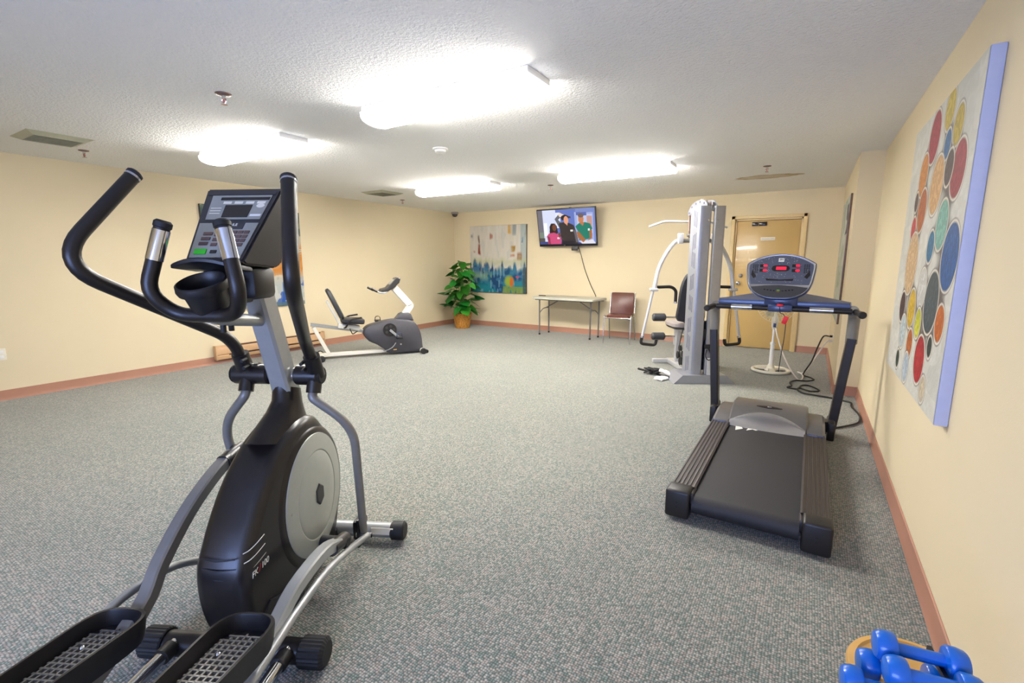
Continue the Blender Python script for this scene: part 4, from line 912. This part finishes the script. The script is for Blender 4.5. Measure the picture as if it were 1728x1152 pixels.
for sx in (-1, 1):
    MB().tube([(sx * .205, .0, .07), (sx * .205, -1.0, .07)], .0215, 14).build('roller_rail', 'chrome', t)
    MB().cyl((sx * .205, -.02, .07), (sx * .205, -.065, .07), .028, 14).build('rail_collar', 'black', t)
MB().cyl((-.30, -1.02, .05), (.30, -1.02, .05), .045, 20).build('end_stabilizer', 'gloss', t)
# bracket between the shell and the rear stabilizer
m = MB(); m.slab([(-.01, .10), (.10, .185), (.30, .17), (.50, .06), (.48, .02), (-.02, .02)], [(-.06, .01), (-.05, 0), (.05, 0), (.06, .01)], SIDE); m.build('base_frame', 'black', t)
MB().tube([(0, .0, .05), (0, .76, .05)], .03, rect=(.08, .05)).build('spine', 'black', t)
for sx in (-1, 1): MB().slab([(.045, .045), (.045, .165), (.085, .19), (.30, .105), (.30, .045)], [(sx * .08, 0), (sx * .101, 0), (sx * .104, .003)], SIDE).build('frame_gusset', 'black', t)
hs = catmull([(a, b, 0) for a, b in ((-.028, .36), (-.03, .25), (.0, .13), (.07, .05), (.2, .028), (.42, .028), (.58, .06), (.66, .16), (.695, .30), (.69, .45), (.65, .57), (.59, .665), (.52, .735), (.42, .755), (.33, .735), (.24, .69), (.15, .62), (.07, .53), (.01, .44))], 3, True)
hs = [(p.x, p.y) for p in hs]
MB().slab(hs, [(-.095, .04), (-.088, .018), (-.072, .004), (-.05, 0), (.05, 0), (.072, .004), (.088, .018), (.095, .04)], SIDE).build('flywheel_shell', 'gloss', t, 50)
# inner raised ridge around the disc and the disc itself
for sx in (-1, 1):
    MB().slab(ell(.252, .288, 48, .435, .41), [(sx * .085, -.012), (sx * .099, 0), (sx * .104, .012)], SIDE).build('disc_surround', 'gloss', t, 50)
    d = MB().slab(ell(.228, .262, 56, .437, .415), [(sx * .10, 0), (sx * .108, .003), (sx * .112, .02), (sx * .116, .07), (sx * .114, .075), (sx * .118, .085), (sx * .122, .16)], SIDE).build('side_disc', 'disc', t, 25)
    MB().slab([(.437 + .03 * math.sin(a) * (1.25 if a < PI else 1), .415 + .048 * math.cos(a)) for a in np.linspace(0, 2 * PI, 7)[:-1]], [(sx * .118, -.004), (sx * .128, .004)], SIDE).build('hub_cap', 'darkpanel', d)
    MB().slab(rr(.045, .016, .007, 3, .255, .43), [(sx * .107, 0), (sx * .113, .002)], SIDE).build('disc_notch', 'panel', d)
# three pinstripes sweeping round the back of the shell, and the model mark
for i, z in enumerate((.432, .397, .362)):
    MB().tube(catmull([(.0955, .090, z + .010), (.0955, .05, z + .004), (.0925, .012, z), (.083, -.010, z - .001)], 4), .0016, 6).build('pinstripe', 'label' if i < 2 else 'panel', t)
for i, z in enumerate((.415, .38, .345)):
    MB().tube(catmull([(.06, -.0195, z), (.0, -.0298, z - .003), (-.06, -.0195, z - .002)], 4), .0022, 6).build('groove', 'rubber', t)
TX = lambda y, z: frame_m((.0957, y, z), (0, 1, .03), (0, -.03, 1))
text('model_mark', 'FK', .030, 'label', t, TX(.022, .338), align='CENTER', shear=.2)
text('model_slash', '/', .034, 'red', t, TX(.048, .339), shear=.2)
text('model_mark', '100', .030, 'label', t, TX(.080, .340), shear=.2)
# neck and mast
nk = MB()
sects = [(.40, .655, .20, .082), (.425, .71, .150, .078), (.448, .765, .095, .066), (.460, .81, .068, .055), (.464, .87, .060, .050)]
rings = []
for y, z, hy, hx in sects: rings.append([nk.bm.verts.new((hx * math.cos(a), y + hy * math.sin(a), z - .35 * hy * math.sin(a))) for a in np.linspace(0, 2 * PI, 25)[:-1]])
for A, B in zip(rings, rings[1:]):
    for j in range(24): nk.bm.faces.new((A[j], A[(j + 1) % 24], B[(j + 1) % 24], B[j]))
nk.bm.faces.new(rings[-1]); nk.bm.faces.new(rings[0][::-1]); nk.build('mast_neck', 'gloss', t, 60)
MB().tube([(0, .472, .82), (0, .285, 1.40)], .04, rect=(.078, .088), up=(0, 1, .3)).build('mast', 'silver', t, 30)
# console wedge
cp = [(.105, 1.385), (.30, 1.635), (.335, 1.64), (.35, 1.62), (.30, 1.375), (.27, 1.36), (.12, 1.372)]
ch = {0: .100, 1: .140, 2: .137, 3: .135, 4: .118, 5: .112, 6: .10}
m = MB(); L_ = [m.bm.verts.new((-ch[i], *cp[i])) for i in range(7)]; R_ = [m.bm.verts.new((ch[i], *cp[i])) for i in range(7)]
for i in range(7): m.bm.faces.new((L_[i], L_[(i + 1) % 7], R_[(i + 1) % 7], R_[i]))
m.bm.faces.new(L_[::-1]); m.bm.faces.new(R_)
bmesh.ops.bevel(m.bm, geom=m.bm.edges[:], offset=.006, segments=2, affect='EDGES')
con = m.build('console', 'darkpanel', t)
fo = Vector((0, .105, 1.385)); fy = (Vector((0, .30, 1.635)) - fo).normalized(); FM = frame_m(fo, (1, 0, 0), fy); FL = (Vector((0, .30, 1.635)) - fo).length
def hwid(v): return .100 + .040 * v / FL
ff = lambda a, b, h: FM @ Vector((a * (hwid(b) - .008), b, h))      # a in -1..1 across the tapering face
def fk(name, a0, a1, b0, b1, mt, h=.0012, th_=.002, lab=None): return MB().slab([(a0, b0), (a1, b0), (a1, b1), (a0, b1)], [(h, 0), (h + th_, 0)], ff).build(name, mt, con)
tp_ = [(x, .300 + .012 * (1 - x * x)) for x in np.linspace(-.97, .97, 13)]
MB().slab([(-.97, .30 - .012), (.97, .30 - .012)] + tp_[::-1], [(-.01, 0), (.004, 0)], ff).build('console_brow', 'darkpanel', con)
fk('upper_panel', -.80, .90, .175, .285, 'panel'); fk('lower_panel', -.93, .93, .012, .158, 'panel')
fk('slot', -.52, .88, .262, .274, 'screen', .003); fk('display', -.32, .48, .183, .238, 'screen', .003)
fk('brand_plate', -.28, .52, .130, .158, 'darkpanel', .003)
text('brand_lettering', 'FITNLE', .015, 'label', con, FM @ Matrix.Translation((.012, .147, .006)))
m = MB()
for i in range(4): m.slab([(-.42 + i * .33, .245), (-.18 + i * .33, .245), (-.18 + i * .33, .256), (-.42 + i * .33, .256)], [(.003, 0), (.0036, 0)], ff)
for i in range(3): m.slab([(-.74, .20 + i * .012), (-.42, .20 + i * .012), (-.42, .203 + i * .012), (-.74, .203 + i * .012)], [(.003, 0), (.0036, 0)], ff)
m.build('printed_captions', 'cream', con)
m = MB(); m.slab([(.53, .188), (.86, .188), (.86, .197), (.53, .197)], [(.003, 0), (.0036, 0)], ff); m.build('model_caption', 'label', con)
MB().slab([(.72 + .12 * math.cos(a), .235 + .009 * math.sin(a)) for a in np.linspace(0, 2 * PI, 17)[:-1]], [(.003, 0), (.005, 0)], ff).build('oval_key', 'cream', con)
for i in range(3):
    for j in range(3): fk('number_key', .24 + j * .20, .40 + j * .20, .075 + i * .0175, .087 + i * .0175, 'brass', .003, .003)
    fk('oval_key', -.72 + .02 * i, -.42 + .02 * i, .062 + i * .021, .074 + i * .021, 'brass', .003, .003)
    fk('oval_key', -.30, -.10, .058 + i * .021, .070 + i * .021, 'brass', .003, .003)
fk('number_key', .22, .38, .057, .069, 'brass', .003, .003); fk('number_key', .42, .78, .057, .069, 'brass', .003, .003)
fk('start_key', -.78, -.36, .024, .044, 'green', .003, .004); MB().slab([(.42 + .24 * math.cos(a), .034 + .011 * math.sin(a)) for a in np.linspace(0, 2 * PI, 17)[:-1]], [(.003, 0), (.007, 0)], ff).build('stop_key', 'label', con)
fk('select_key', -.22, 0, .028, .040, 'screen', .003, .003)
MB().slab([(x, .035 - .012 * (x / .1) ** 2 * -1) for x in np.linspace(-.1, .1, 9)] + [(.1, .15), (-.1, .15)], [(1.380, .004), (1.383, 0), (1.392, 0), (1.396, .004)], lambda a, b, h: (a, b, h - 1.8 * a * a - .12 * (b - .035))).build('tray_lip', 'black', t)
MB().box((0, .23, 1.31), (.19, .13, .11), bev=.02).build('console_bracket', 'black', t)
m = MB().lathe([(0, 0), (.048, 0), (.054, .01), (.062, .078), (.074, .083), (.077, .094), (.074, .11), (.068, .113), (.062, .105), (.058, .08), (.052, .015), (0, .011)], (0, .085, 1.222), (0, -.40, .916), n=32)
m.build('cup_holder', 'black', t)
MB().box((0, .185, 1.27), (.06, .14, .06), bev=.01).build('cup_bracket', 'black', t)
# fixed handlebar with pulse grips
hb = [(-.095, .03, 1.495), (-.15, .0, 1.29), (-.10, .05, 1.215), (.10, .05, 1.215), (.15, .0, 1.29), (.095, .03, 1.495)]
MB().tube(hb, .0225, 14, .06).build('fixed_handlebar', 'foam', t)
for sx in (-1, 1):
    a, b = Vector((sx * .095, .03, 1.495)), Vector((sx * .15, .0, 1.29)); d = (b - a).normalized()
    MB().cyl(a + d * .018, a + d * .112, .0242, 18).build('pulse_sensor', 'chrome', t)
    MB().cyl(a - d * .012, a + d * .016, .0252, 16, bev=.007).build('grip_cap', 'rubber', t)
MB().tube([(0, .062, 1.211), (0, .12, 1.195), (0, .36, 1.16)], .0225, 14, .02).build('handlebar_stem', 'silver', t)
m = MB()
for y in (.12, .16): m.cyl((0, y, 1.15), (0, y, 1.19), .009, 10)
m.build('bolt', 'rubber', t)
# moving arms
S0, ZZ0 = .45, .9276
for sx, th_ in ((1, -.0744), (-1, .0297)):
    c_, s_ = math.cos(th_), math.sin(th_)
    of = .014 if sx > 0 else 0
    pt = lambda l, u, v: (sx * (l - of * (l < .17)), S0 + u * c_ + v * s_, ZZ0 + v * c_ - u * s_)
    MB().cyl((sx * .055, S0, ZZ0), (sx * (.207 - of * 3.6), S0, ZZ0), .041, 22, bev=.006).build('pivot_sleeve', 'gloss', t)
    MB().cyl((sx * (.206 - of * 3.6), S0, ZZ0), (sx * (.216 - of * 3.6), S0, ZZ0), .036, 22, bev=.004).build('pivot_cap', 'rubber', t)
    m = MB().cyl((sx * .045, S0, ZZ0), (sx * .06, S0, ZZ0), .030, 20); m.cyl((sx * .10, S0, ZZ0 + .035), (sx * .13, S0, ZZ0 + .03), .014, 12); m.build('bearing', 'chrome', t)
    MB().tube([pt(.155, .0, 0), pt(.158, -.035, .09)], .032, 16).build('handle_socket', 'gloss', t)
    m = MB(); 
    for v_ in (.035, .065): m.cyl(pt(.13, -.05 - v_ * .3, v_), pt(.13, -.02 - v_ * .3, v_ + .005), .007, 8)
    m.build('bolt', 'rubber', t)
    up = MB().tube([pt(.156, -.01, .03), pt(.16, -.072, .156), pt(.375, -.528, .436), pt(.283, -.311, .73)], .0225, 14, .13, k=9).build('moving_handle', 'foam', t)
    q1, q2 = Vector(pt(.283, -.311, .73)), Vector(pt(.375, -.528, .436)); d = (q1 - q2).normalized()
    MB().cyl(q1 - d * .008, q1 + d * .006, .0245, 16, bev=.004).build('end_cap', 'rubber', up)
    MB().cyl(q1 - d * .016, q1 - d * .009, .0238, 16).build('end_ring', 'trim', up)
    MB().tube([pt(.15, -.005, 0), pt(.148, -.03, -.066)], .029, 14).build('lower_socket', 'gloss', t)
    MB().tube([pt(.148, -.02, -.05), pt(.144, -.043, -.08), pt(.277, -.005, -.219), pt(.225, .115, -.80)], .0185, 14, .12, k=9).build('lower_arm', 'greymetal', t)
    f0 = Vector(pt(.225, .115, -.817))
    MB().box((sx * .205, f0.y, f0.z + .01), (.014, .05, .14), bev=.006).build('arm_fork', 'black', t)
    MB().cyl((sx * .19, f0.y, f0.z - .005), (sx * .262, f0.y, f0.z - .005), .012, 12).build('foot_pin', 'chrome', t)
    if sx > 0:
        cr = (.44, .195); arm = [(.205, .40, .212), (.205, .27, .257), (.205, .06, .255), (.205, -.10, .20), (.205, -.42, .13), (.205, -.66, .115)]
        rod = [(.245, f0.y - .01, f0.z), (.24, .42, .17), (.238, .22, .207), (.236, .0, .205), (.236, -.16, .19), (.232, -.32, .17)]
    else:
        cr = (.42, .605); arm = [(.205, .38, .605), (.205, .27, .575), (.205, .12, .50), (.205, -.02, .39), (.205, -.12, .285), (.205, -.42, .16), (.205, -.66, .115)]
        rod = [(.24, f0.y - .01, f0.z), (.243, .42, .15), (.25, .283, .202), (.28, .12, .279), (.299, -.04, .297), (.306, -.16, .285), (.306, -.3, .26)]
    MB().cyl((sx * .112, *cr), (sx * .235, *cr), .026, 18, bev=.006).build('crank_pin', 'rubber', t)
    dy = Vector((0, arm[1][1] - arm[0][1], arm[1][2] - arm[0][2])).normalized()
    MB().tube([(sx * .205, cr[0] + .03, cr[1] - .0), (sx * .205, arm[0][1] - .02 + dy.y * .04, arm[0][2] + dy.z * .04)], .03, 16).build('crank_sleeve', 'gloss', t)
    MB().tube(catmull([(sx * a, b, c) for a, b, c in arm], 4), .02, rect=(.046, .048)).build('pedal_arm', 'silver' if sx > 0 else 'greymetal', t, 30)
    MB().tube(catmull([(sx * a, b, c) for a, b, c in rod], 4), .0145, 12).build('link_rod', 'silver', t)
    MB().cyl((sx * .19, -.66, .115 + .0), (sx * .22, -.66, .115), .032, 18).build('roller', 'rubber', t)
    # pedal: deep rimmed foot plate with a waffle tread
    pf = Vector((sx * .205, -.155, .0)); pz0 = .335 if sx > 0 else .325
    pt2 = catmull([(a, b, 0) for a, b in ((-.06, .0), (0, .012), (.06, .0), (.088, -.05), (.086, -.18), (.076, -.34), (.05, -.40), (0, -.412), (-.05, -.40), (-.076, -.34), (-.086, -.18), (-.088, -.05))], 3, True)
    pt2 = [(p.x, p.y) for p in pt2]
    ty = .12
    pfm = lambda a, b, h: (pf.x + a, pf.y + b, pz0 - b * ty + h)
    m = MB(); P_ = [Vector(p) for p in pt2]; n_ = len(P_)
    def ring(sc_, h): return [m.bm.verts.new(pfm(p.x * sc_[0], -.2 + (p.y + .2) * sc_[1], h)) for p in P_]
    rg = [ring((.86, .93), -.082), ring((.93, .965), -.06), ring((1, 1), -.006), ring((.985, .992), .0), ring((.90, .955), .0), ring((.88, .945), -.006), ring((.82, .91), -.05), ring((.3, .5), -.052)]
    for A, B in zip(rg, rg[1:]):
        for j in range(n_): m.bm.faces.new((A[j], A[(j + 1) % n_], B[(j + 1) % n_], B[j]))
    m.bm.faces.new(rg[0][::-1]); m.bm.faces.new(rg[-1])
    pd = m.build('pedal', 'black', t, 40)
    m = MB()
    for i in range(-3, 4):
        m.box(pfm(i * .019, -.2, -.047), (.0055, .335 - abs(i) * .018, .010), rot=Matrix.Rotation(-math.atan(ty), 4, 'X'))
    for i in range(17):
        b = -.045 - i * .0195; hw_ = .066 if -.34 < b < -.06 else .05
        m.box(pfm(0, b, -.047), (hw_ * 2, .0055, .010), rot=Matrix.Rotation(-math.atan(ty), 4, 'X'))
    m.build('waffle_tread', 'greymetal', pd)
    MB().ball(pfm(-.03 * 1, -.12, -.041), .008, (1, 1, .5), 10).build('rivet', 'chrome', pd)

# ------------------------------------------------------------------ dumbbells on a small stool by the right wall
t = thing('round_stool', 'small round golden wood stool by the right wall holding dumbbells', 'stool', (.312, 1.372, 0), .4)
MB().lathe([(0, .352), (.135, .352), (.148, .360), (.15, .370), (.145, .380), (.13, .384), (.125, .379), (0, .379)], n=40).build('seat', 'wood', t)
for i in range(4):
    a = i * PI / 2 + .3; MB().tube([(.085 * math.cos(a), .085 * math.sin(a), .353), (.12 * math.cos(a), .12 * math.sin(a), .002)], .014, 10).build('leg', 'wood', t)
m = MB(); m.tube([(.1 * math.cos(a), .1 * math.sin(a), .17) for a in np.linspace(0, 2 * PI, 29)[:-1]], .008, 8, closed=True); m.build('rung_ring', 'wood', t)
rk = thing('dumbbell_rack', 'black dumbbell holder standing on the round wood stool', 'dumbbell rack', (.30, 1.33, .380), .16)
for x, rest in ((-.052, False), (.022, True)):       # portal frames that the upper handles lie on
    ol = [(-.051, 0), (-.051, .094), (.048, .094), (.048, 0), (.037, 0), (.037, .082), (-.040, .082), (-.040, 0)]
    MB().slab(ol, [(x, 0), (x + .009, 0)], SIDE).build('bracket', 'black', rk)
    if rest: MB().box((x + .0045, -.081, .041), (.009, .011, .082), bev=.001).build('front_post', 'black', rk)
for y in (-.0455, .0425): MB().tube([(-.043, y, .006), (.022, y, .006)], .008, rect=(.010, .010)).build('crossbar', 'black', rk)
MB().tube([(.0265, -.0755, .006), (.0265, -.051, .006)], .008, rect=(.009, .010)).build('crossbar', 'black', rk)
db = thing('dumbbell', 'blue vinyl dumbbell resting on top of the black rack', 'dumbbell', (0, 0, 0), 0, 'blue dumbbells on the stool')
MB().cyl((-.065, 0, 0), (.065, 0, 0), .0145, 16).build('handle', 'blue', db)
for sx in (-1, 1):
    MB().lathe([(0, .044), (.0135, .044), (.031, .0465), (.0345, .051), (.0345, .066), (.031, .080), (.027, .085), (.018, .087), (0, .088)], (0, 0, 0), (sx, 0, 0), 8 if False else 26).build('head', 'blue', db)
hd = lambda x, y, z: (x + .065, y + .0105, z)       # from the left head to the middle of the handle
DBP = [(hd(.2238, 1.304, .488), .16, None), (hd(.238, 1.239, .478), .16, 'blue vinyl dumbbell just below the topmost one, handle cut by the bottom edge'),
       (hd(.199, 1.314, .4185), .16, 'blue vinyl dumbbell in the pile seen end-on left of and below the topmost'), (hd(.163, 1.235, .4185), .16, 'leftmost and lowest blue vinyl dumbbell, cut by the bottom edge')]
for loc, rz, lb in DBP:
    if lb is None: db.location = loc; db.rotation_euler = (0, 0, rz)
    else: dup(db, loc, rz, lb)
